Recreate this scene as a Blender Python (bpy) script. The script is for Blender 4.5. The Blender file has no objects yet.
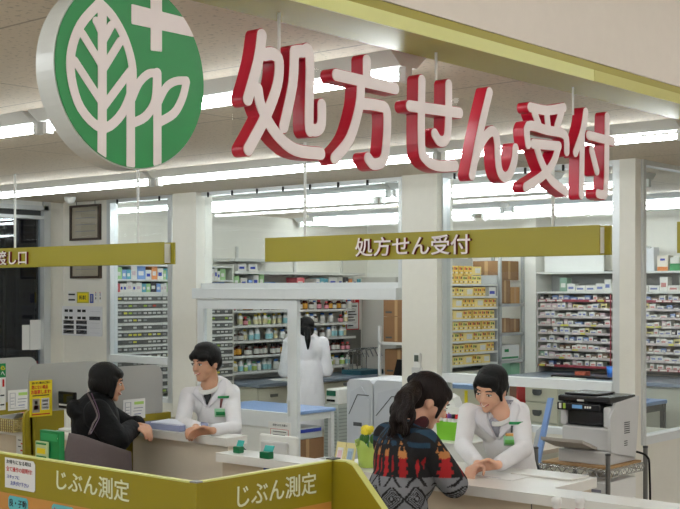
import bpy, bmesh, math, random
from mathutils import Vector, Matrix
from mathutils.bvhtree import BVHTree
R = random.Random(7)
PI = math.pi
COL = bpy.context.scene.collection
F = 1200.0; H = 1.9
SN, CS = 0.6534, 0.7570           # camera heading: left of +Y
HOR = 290.0

def ray(px):
    u = (px - 340.0) / F
    return (-SN + CS * u, CS + SN * u)
def P_y(px, py, Y):
    dx, dy = ray(px); d = Y / dy
    return Vector((dx * d, Y, H + (HOR - py) / F * d))
def P_x(px, py, X):
    dx, dy = ray(px); d = X / dx
    return Vector((X, dy * d, H + (HOR - py) / F * d))
def P_d(px, py, d):
    dx, dy = ray(px)
    return Vector((dx * d, dy * d, H + (HOR - py) / F * d))
def P_z(px, py, z):
    return P_d(px, py, (H - z) * F / (py - HOR))

# ---------------------------------------------------------------- materials
def lin(c):
    return tuple(((x / 255.0) / 12.92 if x / 255.0 <= 0.04045 else ((x / 255.0 + 0.055) / 1.055) ** 2.4) for x in c)
MATS = {}
def mat(name, rgb, rough=0.5, metal=0.0, noise=0.0, nscale=20.0, bump=0.0, bscale=60.0, coat=0.0, spec=0.5, stretch=None):
    if name in MATS: return MATS[name]
    m = bpy.data.materials.new(name); m.use_nodes = True
    nt = m.node_tree; b = nt.nodes['Principled BSDF']
    c = lin(rgb)
    b.inputs['Base Color'].default_value = (*c, 1)
    b.inputs['Roughness'].default_value = rough
    b.inputs['Metallic'].default_value = metal
    b.inputs['Specular IOR Level'].default_value = spec
    if coat: b.inputs['Coat Weight'].default_value = coat
    tc = nt.nodes.new('ShaderNodeTexCoord')
    mp = nt.nodes.new('ShaderNodeMapping')
    nt.links.new(tc.outputs['Object'], mp.inputs['Vector'])
    if stretch: mp.inputs['Scale'].default_value = stretch
    n = nt.nodes.new('ShaderNodeTexNoise'); n.inputs['Scale'].default_value = nscale
    n.inputs['Detail'].default_value = 4
    nt.links.new(mp.outputs['Vector'], n.inputs['Vector'])
    mx = nt.nodes.new('ShaderNodeMix'); mx.data_type = 'RGBA'
    k = max(noise, 0.03)
    mx.inputs['A'].default_value = (*[x * (1 - k) for x in c], 1)
    mx.inputs['B'].default_value = (*[min(1, x * (1 + k)) for x in c], 1)
    nt.links.new(n.outputs['Fac'], mx.inputs['Factor'])
    nt.links.new(mx.outputs['Result'], b.inputs['Base Color'])
    if bump:
        n2 = nt.nodes.new('ShaderNodeTexNoise'); n2.inputs['Scale'].default_value = bscale
        n2.inputs['Detail'].default_value = 3
        nt.links.new(mp.outputs['Vector'], n2.inputs['Vector'])
        bp = nt.nodes.new('ShaderNodeBump'); bp.inputs['Strength'].default_value = bump
        bp.inputs['Distance'].default_value = 0.01
        nt.links.new(n2.outputs['Fac'], bp.inputs['Height'])
        nt.links.new(bp.outputs['Normal'], b.inputs['Normal'])
    MATS[name] = m
    return m
def emis(name, rgb, s):
    if name in MATS: return MATS[name]
    m = bpy.data.materials.new(name); m.use_nodes = True
    b = m.node_tree.nodes['Principled BSDF']
    b.inputs['Base Color'].default_value = (0.8, 0.8, 0.8, 1)
    b.inputs['Emission Color'].default_value = (*lin(rgb), 1)
    b.inputs['Emission Strength'].default_value = s
    MATS[name] = m
    return m
def glassmat(name, tint=(0.93, 0.95, 0.95), refl=1.0, ior=1.5):
    if name in MATS: return MATS[name]
    m = bpy.data.materials.new(name); m.use_nodes = True
    nt = m.node_tree; nt.nodes.clear()
    o = nt.nodes.new('ShaderNodeOutputMaterial'); t = nt.nodes.new('ShaderNodeBsdfTransparent')
    g = nt.nodes.new('ShaderNodeBsdfGlossy'); fr = nt.nodes.new('ShaderNodeFresnel'); x = nt.nodes.new('ShaderNodeMixShader')
    t.inputs['Color'].default_value = (*tint, 1); g.inputs['Roughness'].default_value = 0.02
    g.inputs['Color'].default_value = (refl, refl, refl, 1)
    fr.inputs['IOR'].default_value = ior
    ge = nt.nodes.new('ShaderNodeNewGeometry'); ma = nt.nodes.new('ShaderNodeMath'); ma.operation = 'SUBTRACT'; ma.inputs[0].default_value = 1
    mu = nt.nodes.new('ShaderNodeMath'); mu.operation = 'MULTIPLY'
    nt.links.new(ge.outputs['Backfacing'], ma.inputs[1]); nt.links.new(ma.outputs[0], mu.inputs[0]); nt.links.new(fr.outputs[0], mu.inputs[1])
    nt.links.new(mu.outputs[0], x.inputs[0]); nt.links.new(t.outputs[0], x.inputs[1]); nt.links.new(g.outputs[0], x.inputs[2])
    nt.links.new(x.outputs[0], o.inputs[0])
    MATS[name] = m
    return m
def translucent(name, rgb, alpha, rough=0.3):
    if name in MATS: return MATS[name]
    m = bpy.data.materials.new(name); m.use_nodes = True
    b = m.node_tree.nodes['Principled BSDF']
    b.inputs['Base Color'].default_value = (*lin(rgb), 1); b.inputs['Roughness'].default_value = rough
    b.inputs['Alpha'].default_value = alpha
    MATS[name] = m
    return m
def tilemat(name, rgb, line, sx, sy, speck=0.0, rough=0.8, lw=0.006):
    """boards with thin seams, object coordinates, speckle"""
    m = bpy.data.materials.new(name); m.use_nodes = True
    nt = m.node_tree; b = nt.nodes['Principled BSDF']; L = nt.links
    b.inputs['Roughness'].default_value = rough
    tc = nt.nodes.new('ShaderNodeTexCoord')
    br = nt.nodes.new('ShaderNodeTexBrick'); br.offset = 0.0; br.squash = 1.0
    br.inputs['Scale'].default_value = 1.0
    br.inputs['Brick Width'].default_value = sx; br.inputs['Row Height'].default_value = sy
    br.inputs['Mortar Size'].default_value = lw; br.inputs['Mortar Smooth'].default_value = 0.1
    br.inputs['Color1'].default_value = (*lin(rgb), 1); br.inputs['Color2'].default_value = (*[x * 0.97 for x in lin(rgb)], 1)
    br.inputs['Mortar'].default_value = (*lin(line), 1)
    L.new(tc.outputs['Object'], br.inputs['Vector'])
    n = nt.nodes.new('ShaderNodeTexNoise'); n.inputs['Scale'].default_value = 55; n.inputs['Detail'].default_value = 3
    L.new(tc.outputs['Object'], n.inputs['Vector'])
    cr = nt.nodes.new('ShaderNodeValToRGB'); cr.color_ramp.elements[0].position = 0.33; cr.color_ramp.elements[1].position = 0.43
    cr.color_ramp.elements[0].color = (1 - speck, 1 - speck, 1 - speck, 1); cr.color_ramp.elements[1].color = (1, 1, 1, 1)
    L.new(n.outputs['Fac'], cr.inputs[0])
    mx = nt.nodes.new('ShaderNodeMix'); mx.data_type = 'RGBA'; mx.blend_type = 'MULTIPLY'; mx.inputs['Factor'].default_value = 1
    L.new(br.outputs['Color'], mx.inputs['A']); L.new(cr.outputs[0], mx.inputs['B'])
    L.new(mx.outputs['Result'], b.inputs['Base Color'])
    MATS[name] = m
    return m

WHITE = mat('white painted', (230, 230, 225), 0.55)
WALLM = mat('wall cloth', (232, 229, 219), 0.8, bump=0.15, bscale=150)
FASC = mat('fascia white', (232, 222, 210), 0.75, bump=0.05)
ALU = mat('aluminium frame', (212, 215, 215), 0.35, 0.35)
WFR = mat('white frame', (226, 229, 230), 0.4)
OLIVE = mat('olive laminate', (160, 148, 28), 0.45, noise=0.05, nscale=300)
OLIVED = mat('olive panel', (148, 132, 14), 0.5, noise=0.06, nscale=260)
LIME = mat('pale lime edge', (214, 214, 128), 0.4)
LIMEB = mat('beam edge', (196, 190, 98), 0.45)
PEACH = mat('peach panel', (198, 138, 66), 0.5)
RED = mat('crimson acrylic', (186, 12, 46), 0.35)
MAROON = mat('maroon acrylic', (120, 12, 30), 0.4)
SIGNW = mat('sign white', (240, 228, 226), 0.4)
GREEN = mat('sign green', (20, 140, 68), 0.4)
BLACK = mat('black plastic', (12, 12, 14), 0.35, spec=0.3)
STEEL = mat('steel wire', (130, 130, 130), 0.3, 0.9)
CTOP = mat('counter top', (234, 231, 224), 0.3, coat=0.3)
CFRONT = mat('counter front', (210, 194, 170), 0.55, noise=0.04)
PAPER = mat('paper', (232, 231, 228), 0.8)
DARKTXT = mat('print black', (30, 30, 34), 0.7)
REDTXT = mat('print red', (200, 34, 34), 0.7)
BLUETXT = mat('print blue', (44, 62, 160), 0.7)
GREENTXT = mat('print green', (24, 130, 70), 0.7)
YELLOW = mat('print yellow', (236, 214, 30), 0.6)
GLASS = glassmat('window glass')
ACRYL = translucent('grey acrylic', (176, 176, 172), 0.93, 0.35)
BLUETOP = mat('blue worktop', (132, 160, 204), 0.4)
GREYCAB = mat('grey cabinet', (196, 196, 182), 0.5)
CREAMC = mat('cream cabinet', (205, 200, 180), 0.5)
DKG = mat('dark grey', (70, 72, 72), 0.5)
CARD = mat('cardboard', (136, 100, 66), 0.8, noise=0.08)
CARDD = mat('cardboard tape', (176, 140, 96), 0.5)

# ---------------------------------------------------------------- builders
class MB:
    def __init__(s): s.v = []; s.f = []; s.m = []; s.mats = []; s.sm = []
    def mi(s, m):
        if m not in s.mats: s.mats.append(m)
        return s.mats.index(m)
    def add(s, vs, fs, m, smooth=False):
        o = len(s.v); k = s.mi(m)
        s.v += [Vector(v) for v in vs]
        for f in fs: s.f.append([i + o for i in f]); s.m.append(k); s.sm.append(smooth)
    def box(s, a, b, m):
        x0, y0, z0 = [min(p, q) for p, q in zip(a, b)]; x1, y1, z1 = [max(p, q) for p, q in zip(a, b)]
        s.add([(x0,y0,z0),(x1,y0,z0),(x1,y1,z0),(x0,y1,z0),(x0,y0,z1),(x1,y0,z1),(x1,y1,z1),(x0,y1,z1)],
              [(0,3,2,1),(4,5,6,7),(0,1,5,4),(1,2,6,5),(2,3,7,6),(3,0,4,7)], m)
        return s
    def tube(s, p, q, r, m, r2=None, n=12, cap=True, smooth=True):
        p = Vector(p); q = Vector(q); r2 = r if r2 is None else r2
        d = (q - p).normalized(); a = d.orthogonal().normalized(); b = d.cross(a)
        vs = [p + (a * math.cos(t) + b * math.sin(t)) * r for t in [2*PI*i/n for i in range(n)]]
        vs += [q + (a * math.cos(t) + b * math.sin(t)) * r2 for t in [2*PI*i/n for i in range(n)]]
        s.add(vs, [(i, (i+1) % n, n + (i+1) % n, n + i) for i in range(n)], m, smooth)
        if cap: s.add(vs[:n], [tuple(reversed(range(n)))], m); s.add(vs[n:], [tuple(range(n))], m)
        return s
    def path(s, pts, r, m, n=8):
        for a, b in zip(pts, pts[1:]): s.tube(a, b, r, m, n=n)
        return s
    def ball(s, c, r, m, seg=16, rings=10, rot=None):
        if isinstance(r, (int, float)): r = (r, r, r)
        vs = []; fs = []
        for i in range(rings + 1):
            th = PI * i / rings
            for j in range(seg):
                ph = 2 * PI * j / seg
                v = Vector((r[0]*math.sin(th)*math.cos(ph), r[1]*math.sin(th)*math.sin(ph), r[2]*math.cos(th)))
                if rot is not None: v = rot @ v
                vs.append(Vector(c) + v)
        for i in range(rings):
            for j in range(seg):
                a = i*seg+j; b = i*seg+(j+1) % seg
                fs.append((a, a+seg, b+seg, b))
        s.add(vs, fs, m, True)
        return s
    def lathe(s, prof, c, m, n=20, smooth=True):
        c = Vector(c); vs = []; fs = []
        for r, z in prof:
            for j in range(n):
                t = 2*PI*j/n; vs.append(c + Vector((r*math.cos(t), r*math.sin(t), z)))
        for i in range(len(prof)-1):
            for j in range(n):
                a = i*n+j; b = i*n+(j+1) % n
                fs.append((a, b, b+n, a+n))
        s.add(vs, fs, m, smooth)
        return s
    def prism(s, poly, vec, m, m2=None):
        """poly: list of 3-D points (planar), extruded by vec"""
        poly = [Vector(p) for p in poly]; vec = Vector(vec); n = len(poly)
        vs = poly + [p + vec for p in poly]
        s.add(vs, [tuple(range(n))], m2 or m)
        s.add(vs, [tuple(reversed(range(n, 2*n)))], m)
        s.add(vs, [(i, i + n, (i+1) % n + n, (i+1) % n) for i in range(n)], m)
        return s
    def build(s, name, parent=None, origin=None, bevel=0, seg=2, smooth=False):
        org = Vector((0, 0, 0))
        p = parent
        while p is not None: org += p.location; p = p.parent
        if parent is None and origin is not None: org = Vector(origin)
        if parent is None and origin is None:
            xs = [v.x for v in s.v]; ys = [v.y for v in s.v]; zs = [v.z for v in s.v]
            org = Vector(((min(xs)+max(xs))/2, (min(ys)+max(ys))/2, min(zs)))
        me = bpy.data.meshes.new(name)
        me.from_pydata([tuple(v - org) for v in s.v], [], s.f)
        for m in s.mats: me.materials.append(m)
        me.polygons.foreach_set('material_index', s.m)
        me.polygons.foreach_set('use_smooth', [bool(x) or smooth for x in s.sm])
        me.update()
        o = bpy.data.objects.new(name, me); COL.objects.link(o)
        if parent is not None: o.parent = parent
        else: o.location = org
        if bevel:
            b = o.modifiers.new('bevel', 'BEVEL'); b.width = bevel; b.segments = seg; b.limit_method = 'ANGLE'
        return o

def tag(o, label=None, cat=None, group=None, kind=None):
    if label: o['label'] = label
    if cat: o['category'] = cat
    if group: o['group'] = group
    if kind: o['kind'] = kind
    return o
def thing(name, label, cat, loc=(0, 0, 0), group=None):
    o = bpy.data.objects.new(name, None); COL.objects.link(o); o.location = loc
    o.empty_display_size = 0.05
    return tag(o, label, cat, group)
def struct(o): o['kind'] = 'structure'; return o
def place_copy(src, loc, rotz=0, label=None, group=None, scale=None):
    c = src.copy(); COL.objects.link(c); c.location = loc; c.rotation_euler = (0, 0, rotz)
    if scale: c.scale = scale
    if label: c['label'] = label
    if group: c['group'] = group
    for ch in src.children:
        d = ch.copy(); COL.objects.link(d); d.parent = c
        for g in ch.children:
            e = g.copy(); COL.objects.link(e); e.parent = d
    return c
def sbox(name, a, b, m, bevel=0):
    mb = MB(); mb.box(a, b, m); return struct(mb.build(name, bevel=bevel))

def smoothline(pts, k=5):
    if len(pts) < 3: return [Vector(p) for p in pts]
    P = [Vector(p) for p in pts]; out = []
    for i in range(len(P) - 1):
        p0 = P[max(i-1, 0)]; p1 = P[i]; p2 = P[i+1]; p3 = P[min(i+2, len(P)-1)]
        for j in range(k):
            t = j / k
            out.append(0.5 * ((2*p1) + (-p0+p2)*t + (2*p0-5*p1+4*p2-p3)*t*t + (-p0+3*p1-3*p2+p3)*t**3))
    out.append(P[-1]); return out
import numpy as np
def union_shape(mb, strokes, frame, depth, m, m_side=None, clip=None, step=0.0016):
    """one clean extruded outline around thick rounded strokes. strokes = [(points, radius)], frame = (origin, a, b, normal); front face on the plane"""
    o, ea, eb, nn = [Vector(q) for q in frame]
    S = []
    for pts, r in strokes:
        q = [((Vector(p) - o).dot(ea), (Vector(p) - o).dot(eb)) for p in pts]
        for k in range(len(q) - 1): S.append((q[k], q[k+1], r))
    pad = max(r for _, _, r in S) + 4 * step
    x0 = min(min(s[0][0], s[1][0]) for s in S) - pad; x1 = max(max(s[0][0], s[1][0]) for s in S) + pad
    y0 = min(min(s[0][1], s[1][1]) for s in S) - pad; y1 = max(max(s[0][1], s[1][1]) for s in S) + pad
    nx = int((x1 - x0) / step) + 2; ny = int((y1 - y0) / step) + 2
    gx, gy = np.meshgrid(x0 + step * np.arange(nx), y0 + step * np.arange(ny), indexing='ij')
    D = np.full((nx, ny), 9.0)
    for (ax, ay), (bx, by), r in S:
        dx, dy = bx - ax, by - ay; L = dx*dx + dy*dy + 1e-12
        t = np.clip(((gx - ax) * dx + (gy - ay) * dy) / L, 0, 1)
        D = np.minimum(D, np.hypot(gx - ax - t*dx, gy - ay - t*dy) - r)
    if clip is not None:
        (cx, cy), cr = ((Vector(clip[0]) - o).dot(ea), (Vector(clip[0]) - o).dot(eb)), clip[1]
        D = np.maximum(D, np.hypot(gx - cx, gy - cy) - cr)
    D[0, :] = D[-1, :] = 1; D[:, 0] = D[:, -1] = 1
    D = np.where(np.abs(D) < 1e-9, 1e-9, D)
    ins = D < 0
    nxt = {}; pos = {}
    def ep(i, j, k, l):
        key = (i, j, k, l) if (i, j) < (k, l) else (k, l, i, j)
        if key not in pos:
            da, db = D[i, j], D[k, l]; t = da / (da - db)
            pos[key] = (x0 + step * (i + (k - i) * t), y0 + step * (j + (l - j) * t))
        return key
    cells = np.argwhere((ins[:-1, :-1].astype(int) + ins[1:, :-1] + ins[:-1, 1:] + ins[1:, 1:]) % 4 != 0)
    for i, j in cells:
        c = [(i, j), (i+1, j), (i+1, j+1), (i, j+1)]
        v = [bool(ins[p]) for p in c]
        en = []; ex = []
        for k in range(4):
            p, q = c[k], c[(k+1) % 4]
            if v[k] and not v[(k+1) % 4]: ex.append((k, ep(*p, *q)))
            elif not v[k] and v[(k+1) % 4]: en.append((k, ep(*p, *q)))
        for k, e in ex:
            # join to the next entering edge in order
            best = min(en, key=lambda t: (t[0] - k) % 4); nxt[e] = best[1]
    loops = []; seen = set()
    for st in list(nxt):
        if st in seen: continue
        L = []; c = st
        while c not in seen and c in nxt: seen.add(c); L.append(pos[c]); c = nxt[c]
        if len(L) > 6: loops.append(L)
    cu = bpy.data.curves.new('u', 'CURVE'); cu.dimensions = '2D'; cu.fill_mode = 'BOTH'; cu.extrude = depth / 2
    for L in loops:
        # light smoothing and thinning of the traced outline
        n = len(L); L = [((L[i-1][0]+2*L[i][0]+L[(i+1) % n][0])/4, (L[i-1][1]+2*L[i][1]+L[(i+1) % n][1])/4) for i in range(n)]
        L = L[::2]
        sp = cu.splines.new('POLY'); sp.points.add(len(L) - 1); sp.use_cyclic_u = True
        for i, (a, b) in enumerate(L): sp.points[i].co = (a, b, 0, 1)
    ob = bpy.data.objects.new('u', cu); COL.objects.link(ob)
    me = bpy.data.meshes.new_from_object(ob.evaluated_get(bpy.context.evaluated_depsgraph_get()))
    vs = [o + ea * v.co.x + eb * v.co.y + nn * (v.co.z - depth / 2) for v in me.vertices]
    fr = []; sd = []
    for p in me.polygons: (fr if all(me.vertices[i].co.z > 0 for i in p.vertices) else sd).append(list(p.vertices))
    mb.add(vs, fr, m); mb.add(vs, sd, m_side or m)
    bpy.data.objects.remove(ob); bpy.data.curves.remove(cu); bpy.data.meshes.remove(me)

def text_geo(s, bold=0.0, extrude=0.0, res=3):
    cu = bpy.data.curves.new('txt', 'FONT'); cu.body = s; cu.size = 1; cu.offset = bold; cu.extrude = extrude; cu.resolution_u = res
    ob = bpy.data.objects.new('txt', cu); COL.objects.link(ob)
    dg = bpy.context.evaluated_depsgraph_get()
    me = bpy.data.meshes.new_from_object(ob.evaluated_get(dg))
    vs = [v.co.copy() for v in me.vertices]; fs = [list(p.vertices) for p in me.polygons]
    bpy.data.objects.remove(ob); bpy.data.curves.remove(cu); bpy.data.meshes.remove(me)
    return vs, fs
def add_text(mb, s, origin, right, up, m, height=None, width=None, bold=0.0, extrude=0.001, m_side=None, center=False):
    """lettering placed on a surface: origin = lower-left corner of the letters' box"""
    right = Vector(right).normalized(); up = Vector(up).normalized(); nrm = right.cross(up)
    vs, fs = text_geo(s, bold, 0.01)
    if not vs: return
    x0 = min(v.x for v in vs); x1 = max(v.x for v in vs); y0 = min(v.y for v in vs); y1 = max(v.y for v in vs)
    sy = (height / (y1 - y0)) if height else None
    sx = (width / (x1 - x0)) if width else sy
    if sy is None: sy = sx
    o = Vector(origin)
    if center: o = o - right * sx * (x1 - x0) / 2 - up * sy * (y1 - y0) / 2
    pv = [o + right*sx*(v.x-x0) + up*sy*(v.y-y0) + nrm*((v.z+0.01)/0.02*extrude) for v in vs]
    if m_side is None: mb.add(pv, fs, m)
    else:
        front = []; side = []
        for f in fs:
            (front if all(vs[i].z > 0.009 for i in f) else side).append(f)
        mb.add(pv, front, m); mb.add(pv, side, m_side)
    return

# ---------------------------------------------------------------- camera
sc = bpy.context.scene
cam = bpy.data.cameras.new('camera'); co = bpy.data.objects.new('camera', cam); COL.objects.link(co)
co.location = (0, 0, H); co.rotation_euler = (PI/2, 0, math.atan2(SN, CS))
cam.sensor_width = 36; cam.lens = F * 36 / 680; cam.shift_y = (HOR - 254.5) / 680; cam.clip_start = 0.05
sc.camera = co
sc.view_settings.view_transform = 'Standard'; sc.view_settings.look = 'None'; sc.view_settings.gamma = 1
sc.view_settings.exposure = 0.06
sc.cycles.use_denoising = True
sc.cycles.max_bounces = 8; sc.cycles.transparent_max_bounces = 16; sc.cycles.sample_clamp_indirect = 6
w = bpy.data.worlds.new('world'); sc.world = w; w.use_nodes = True
w.node_tree.nodes['Background'].inputs[0].default_value = (0.01, 0.012, 0.02, 1)

# ---------------------------------------------------------------- room shell
ZC = 2.7; YW = 6.7; XL = -9.15; YB = 11.1; XR = -3.4
CEIL = tilemat('ceiling board', (212, 199, 180), (166, 154, 138), 1.82, 0.91, 0.3, lw=0.006)
FLOOR = tilemat('floor tiles', (190, 184, 172), (150, 146, 138), 0.45, 0.45, 0.05, rough=0.35)
def floorlike(name, a, b, m): return sbox(name, a, b, m)
floorlike('floor', (XL-0.1, -7, -0.1), (8, YB+0.1, 0), FLOOR)
floorlike('ceiling', (XL-0.1, -7, ZC), (-2.44, YB+0.1, ZC+0.08), CEIL)
floorlike('ceiling', (-2.44, YW+0.1, ZC), (-1.0, YB+0.1, ZC+0.08), CEIL)
floorlike('ceiling', (-2.30, -7, 3.6), (8, YB+0.1, 3.68), WHITE)
# olive beam between the two ceilings
m_ = MB(); m_.box((-2.44, -7, ZC-0.012), (-2.236, YW+0.1, ZC+0.06), OLIVE); struct(m_.build('trim_1'))
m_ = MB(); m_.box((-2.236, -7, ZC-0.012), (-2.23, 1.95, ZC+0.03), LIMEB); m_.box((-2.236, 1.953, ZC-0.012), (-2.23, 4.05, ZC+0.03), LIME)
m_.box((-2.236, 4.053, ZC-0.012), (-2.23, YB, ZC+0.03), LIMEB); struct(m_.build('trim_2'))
sbox('wall_fascia', (-2.30, -7, ZC+0.061), (-2.232, YB, 3.6), FASC)
sbox('wall_front', (XL-0.1, -7.1, 0), (8, -7, 3.68), WHITE)
sbox('wall_right', (8, -7, 0), (8.1, YB+0.1, 3.68), WHITE)
sbox('wall_back', (XL-0.1, YB, 0), (8, YB+0.1, 3.68), WALLM)
# left wall with the dark outside window
wy0, wy1 = 3.6, 6.52
sbox('wall_left', (XL-0.1, wy1+0.02, 0), (XL, YB, ZC), WALLM)
sbox('wall_left', (XL-0.1, -7, 0), (XL, wy0, ZC), WALLM)
sbox('wall_left', (XL-0.1, wy0, 0), (XL, wy1+0.02, 0.35), WALLM)
wf = MB()
wf.box((XL-0.06, wy0, 2.62), (XL+0.03, wy1, 2.66), ALU); wf.box((XL-0.06, wy0, 2.54), (XL+0.02, wy1, 2.57), ALU)
wf.box((XL-0.03, wy0, 2.57), (XL-0.02, wy1, 2.62), DKG)
wf.box((XL-0.06, wy1-0.05, 0.35), (XL+0.03, wy1+0.02, 2.7), ALU); wf.box((XL-0.06, wy0, 0.35), (XL+0.03, wy0+0.06, 2.7), ALU)
wf.box((XL-0.06, 5.5, 0.35), (XL+0.01, 5.54, 2.62), ALU); wf.box((XL-0.06, wy0, 0.35), (XL+0.03, wy1, 0.41), ALU)
wf.box((XL-0.06, wy0, 2.66), (XL, wy1, 2.7), WHITE)
wo = struct(wf.build('window_1'))
g = MB(); g.box((XL-0.035, wy0+0.06, 0.41), (XL-0.03, wy1-0.05, 2.54), glassmat('night glass', (0.75, 0.8, 0.85), 1.0, 1.6)); g.build('pane', parent=wo)
# outside the window: night shutter, red and green bands
NIGHT = mat('night wall', (16, 18, 30), 0.6)
sbox('wall_outside', (XL-1.4, 2.5, 0), (XL-1.3, 9, 3.2), NIGHT)
sh = MB()
for k in range(26): sh.box((XL-0.5, 4.6, 0.9+k*0.07), (XL-0.49, 7.6, 0.915+k*0.07), mat('shutter slat', (22, 26, 44), 0.4))
for k in range(9): sh.tube((XL-0.48, 4.7+k*0.34, 0.0), (XL-0.48, 4.7+k*0.34, 2.8), 0.014, BLACK)
tag(sh.build('shutter'), 'dark lattice shutter outside the night window', 'shutter')
rb = MB(); rb.box((XL-0.30, 6.48, 0.3), (XL-0.24, 7.0, 1.24), mat('red board', (170, 16, 30), 0.5)); rb.box((XL-0.30, 4.6, 1.23), (XL-0.26, 6.48, 1.25), mat('red board', (130,14,26)))
rb.tube((XL-0.27, 6.9, 0), (XL-0.27, 6.9, 0.4), 0.02, BLACK); rb.tube((XL-0.27, 6.55, 0), (XL-0.27, 6.55, 0.4), 0.02, BLACK)
rb.tube((XL-0.28, 4.7, 0), (XL-0.28, 4.7, 1.235), 0.015, BLACK)
tag(rb.build('advertising_board'), 'dark red board standing outside behind the night window', 'board')

# ---------------------------------------------------------------- partition wall (plane Y = YW)
def wx(px): return P_y(px, 290, YW).x
T = 0.1
sbox('wall_partition', (XL, YW, 0), (wx(107), YW+T, ZC), WALLM)
sbox('wall_partition', (wx(107), YW, 0), (wx(172), YW+T, 0.95), WALLM)
sbox('wall_partition', (wx(445), YW, 0), (wx(618), YW+T, 0.98), WALLM)
sbox('wall_partition', (XR-0.09, YW+0.056, 0), (XR, YB, 0.95), WALLM)
def column(n, p0, p1, d=0.06):
    sbox('trim_%d' % n, (P_y(p0, 290, YW-d).x, YW-d, 0), (P_y(p1, 290, YW-d).x, YW+T+0.02, ZC), WALLM)
column(3, 172.5, 196); column(4, 402, 437); 
sbox('trim_5', (wx(621), YW-0.02, 0), (XR, YW+0.055, ZC), WALLM)
def window(n, x0, x1, z0, z1, fw=0.035, mid=None, extra=()):
    f = MB(); y0 = YW-0.005; y1 = YW+T-0.02
    f.box((x0, y0, z0), (x0+fw, y1, z1), ALU); f.box((x1-fw, y0, z0), (x1, y1, z1), ALU)
    f.box((x0+fw, y0, z1-0.03), (x1-fw, y1, z1), ALU)
    f.box((x0+fw, y0, z0), (x1-fw, y1, z0+0.04), WFR)
    if mid: f.box((x0+fw, y0-0.015, mid-0.03), (x1-fw, y1, mid+0.03), WFR)
    for xx in extra: f.box((xx, y0+0.03, z0), (xx+0.008, y0+0.05, z1), ALU)
    # small black hooks under the ceiling
    k = x0 + 0.15
    while k < x1 - 0.05: f.box((k, y0-0.012, z1-0.045), (k+0.012, y0, z1-0.005), BLACK); k += 0.28
    o = struct(f.build('window_%d' % n))
    yg = YW+0.035
    if mid:
        a = MB(); a.box((x0+fw, yg, mid+0.03), (x1-fw, yg+0.006, z1-0.03), GLASS); a.build('pane', parent=o)
        a = MB(); a.box((x0+fw, yg, z0+0.04), (x1-fw, yg+0.006, mid-0.03), GLASS); a.build('pane', parent=o)
    else:
        a = MB(); a.box((x0+fw, yg, z0+0.04), (x1-fw, yg+0.006, z1-0.03), GLASS); a.build('pane', parent=o)
    return o
window(2, wx(107), wx(172), 0.95, ZC, 0.05, 1.3)
window(3, wx(196), wx(402), 1.915, ZC, 0.03)
window(4, wx(437), wx(621), 0.98, ZC, 0.055, 1.3)
# sliding door with header
hd = MB(); hd.box((wx(198), YW-0.07, 1.83), (wx(402), YW+0.09, 1.915), WFR); struct(hd.build('trim_6', bevel=0.004))
dx0, dx1 = wx(199), wx(301)
d = MB(); y0 = YW-0.045; y1 = YW-0.005
d.box((dx0, y0, 0.01), (dx0+0.10, y1, 1.828), WFR); d.box((dx1-0.10, y0, 0.01), (dx1, y1, 1.828), WFR)
d.box((dx0+0.10, y0, 1.75), (dx1-0.10, y1, 1.828), WFR); d.box((dx0+0.10, y0, 0.84), (dx1-0.10, y1, 0.96), WFR)
d.box((dx0+0.10, y0+0.012, 0.01), (dx1-0.10, y1, 0.84), WHITE); d.box((dx1-0.095, y0-0.003, 0.82), (dx1-0.08, y0, 0.87), DKG)
do = struct(d.build('door_1', bevel=0.003))
g = MB(); g.box((dx0+0.10, y0+0.015, 0.96), (dx1-0.10, y0+0.021, 1.75), GLASS); g.build('pane', parent=do)
g = MB(); g.box((dx1-0.085, y0-0.006, 0.94), (dx1-0.07, y0, 1.06), ALU); g.build('handle', parent=do)
# return wall window
f = MB(); ry0, ry1 = YW+0.056, YB-0.1
f.box((XR-0.07, ry0, 0.95), (XR+0.015, ry0+0.04, ZC), ALU); f.box((XR-0.07, ry0+0.04, 0.95), (XR+0.015, ry1, 1.0), WFR)
f.box((XR-0.07, ry0+0.04, ZC-0.03), (XR, ry1, ZC), ALU); f.box((XR-0.07, ry1, 0.95), (XR+0.01, YB, ZC), WHITE)
o = struct(f.build('window_5'))
g = MB(); g.box((XR-0.04, ry0+0.04, 1.0), (XR-0.034, ry1, ZC-0.03), GLASS); g.build('pane', parent=o)

# ---------------------------------------------------------------- ceiling lights
TUBE = emis('fluorescent tube', (244, 252, 255), 30.0)
HOUS = mat('lamp housing', (225, 225, 222), 0.5)
TUBE2 = emis('shop fluorescent tube', (252, 250, 250), 11.5)
def light_fixture(L, name, label, group, twin=False):
    t = thing(name, label, 'ceiling light', (0, 0, 0), group)
    b = MB()
    b.add([(0,-0.10,0),(0,0.10,0),(0,0.045,-0.045),(0,-0.045,-0.045),(L,-0.10,0),(L,0.10,0),(L,0.045,-0.045),(L,-0.045,-0.045)],
          [(0,1,2,3),(4,7,6,5),(0,4,5,1),(3,2,6,7),(1,5,6,2),(0,3,7,4)], HOUS)
    b.build('housing', parent=t)
    for e in (0.0, L-0.03):
        k = MB(); k.box((e, -0.018, -0.095), (e+0.03, 0.018, -0.045), HOUS); k.build('lamp_holder', parent=t)
    for dy in ((-0.06, 0.06) if twin else (0,)):
        k = MB(); k.tube((0.03, dy, -0.072), (L-0.03, dy, -0.072), 0.018 if twin else 0.0135, TUBE2 if twin else TUBE, n=12); k.build('tube', parent=t)
    return t
protos = {}
def lights(X0, X1, Y, z, label, group):
    L = round(X1 - X0, 3)
    if L not in protos:
        protos[L] = light_fixture(L, 'ceiling_light', label, group); protos[L].location = (X0, Y, z); return protos[L]
    return place_copy(protos[L], (X0, Y, z), 0, label, group)
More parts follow.
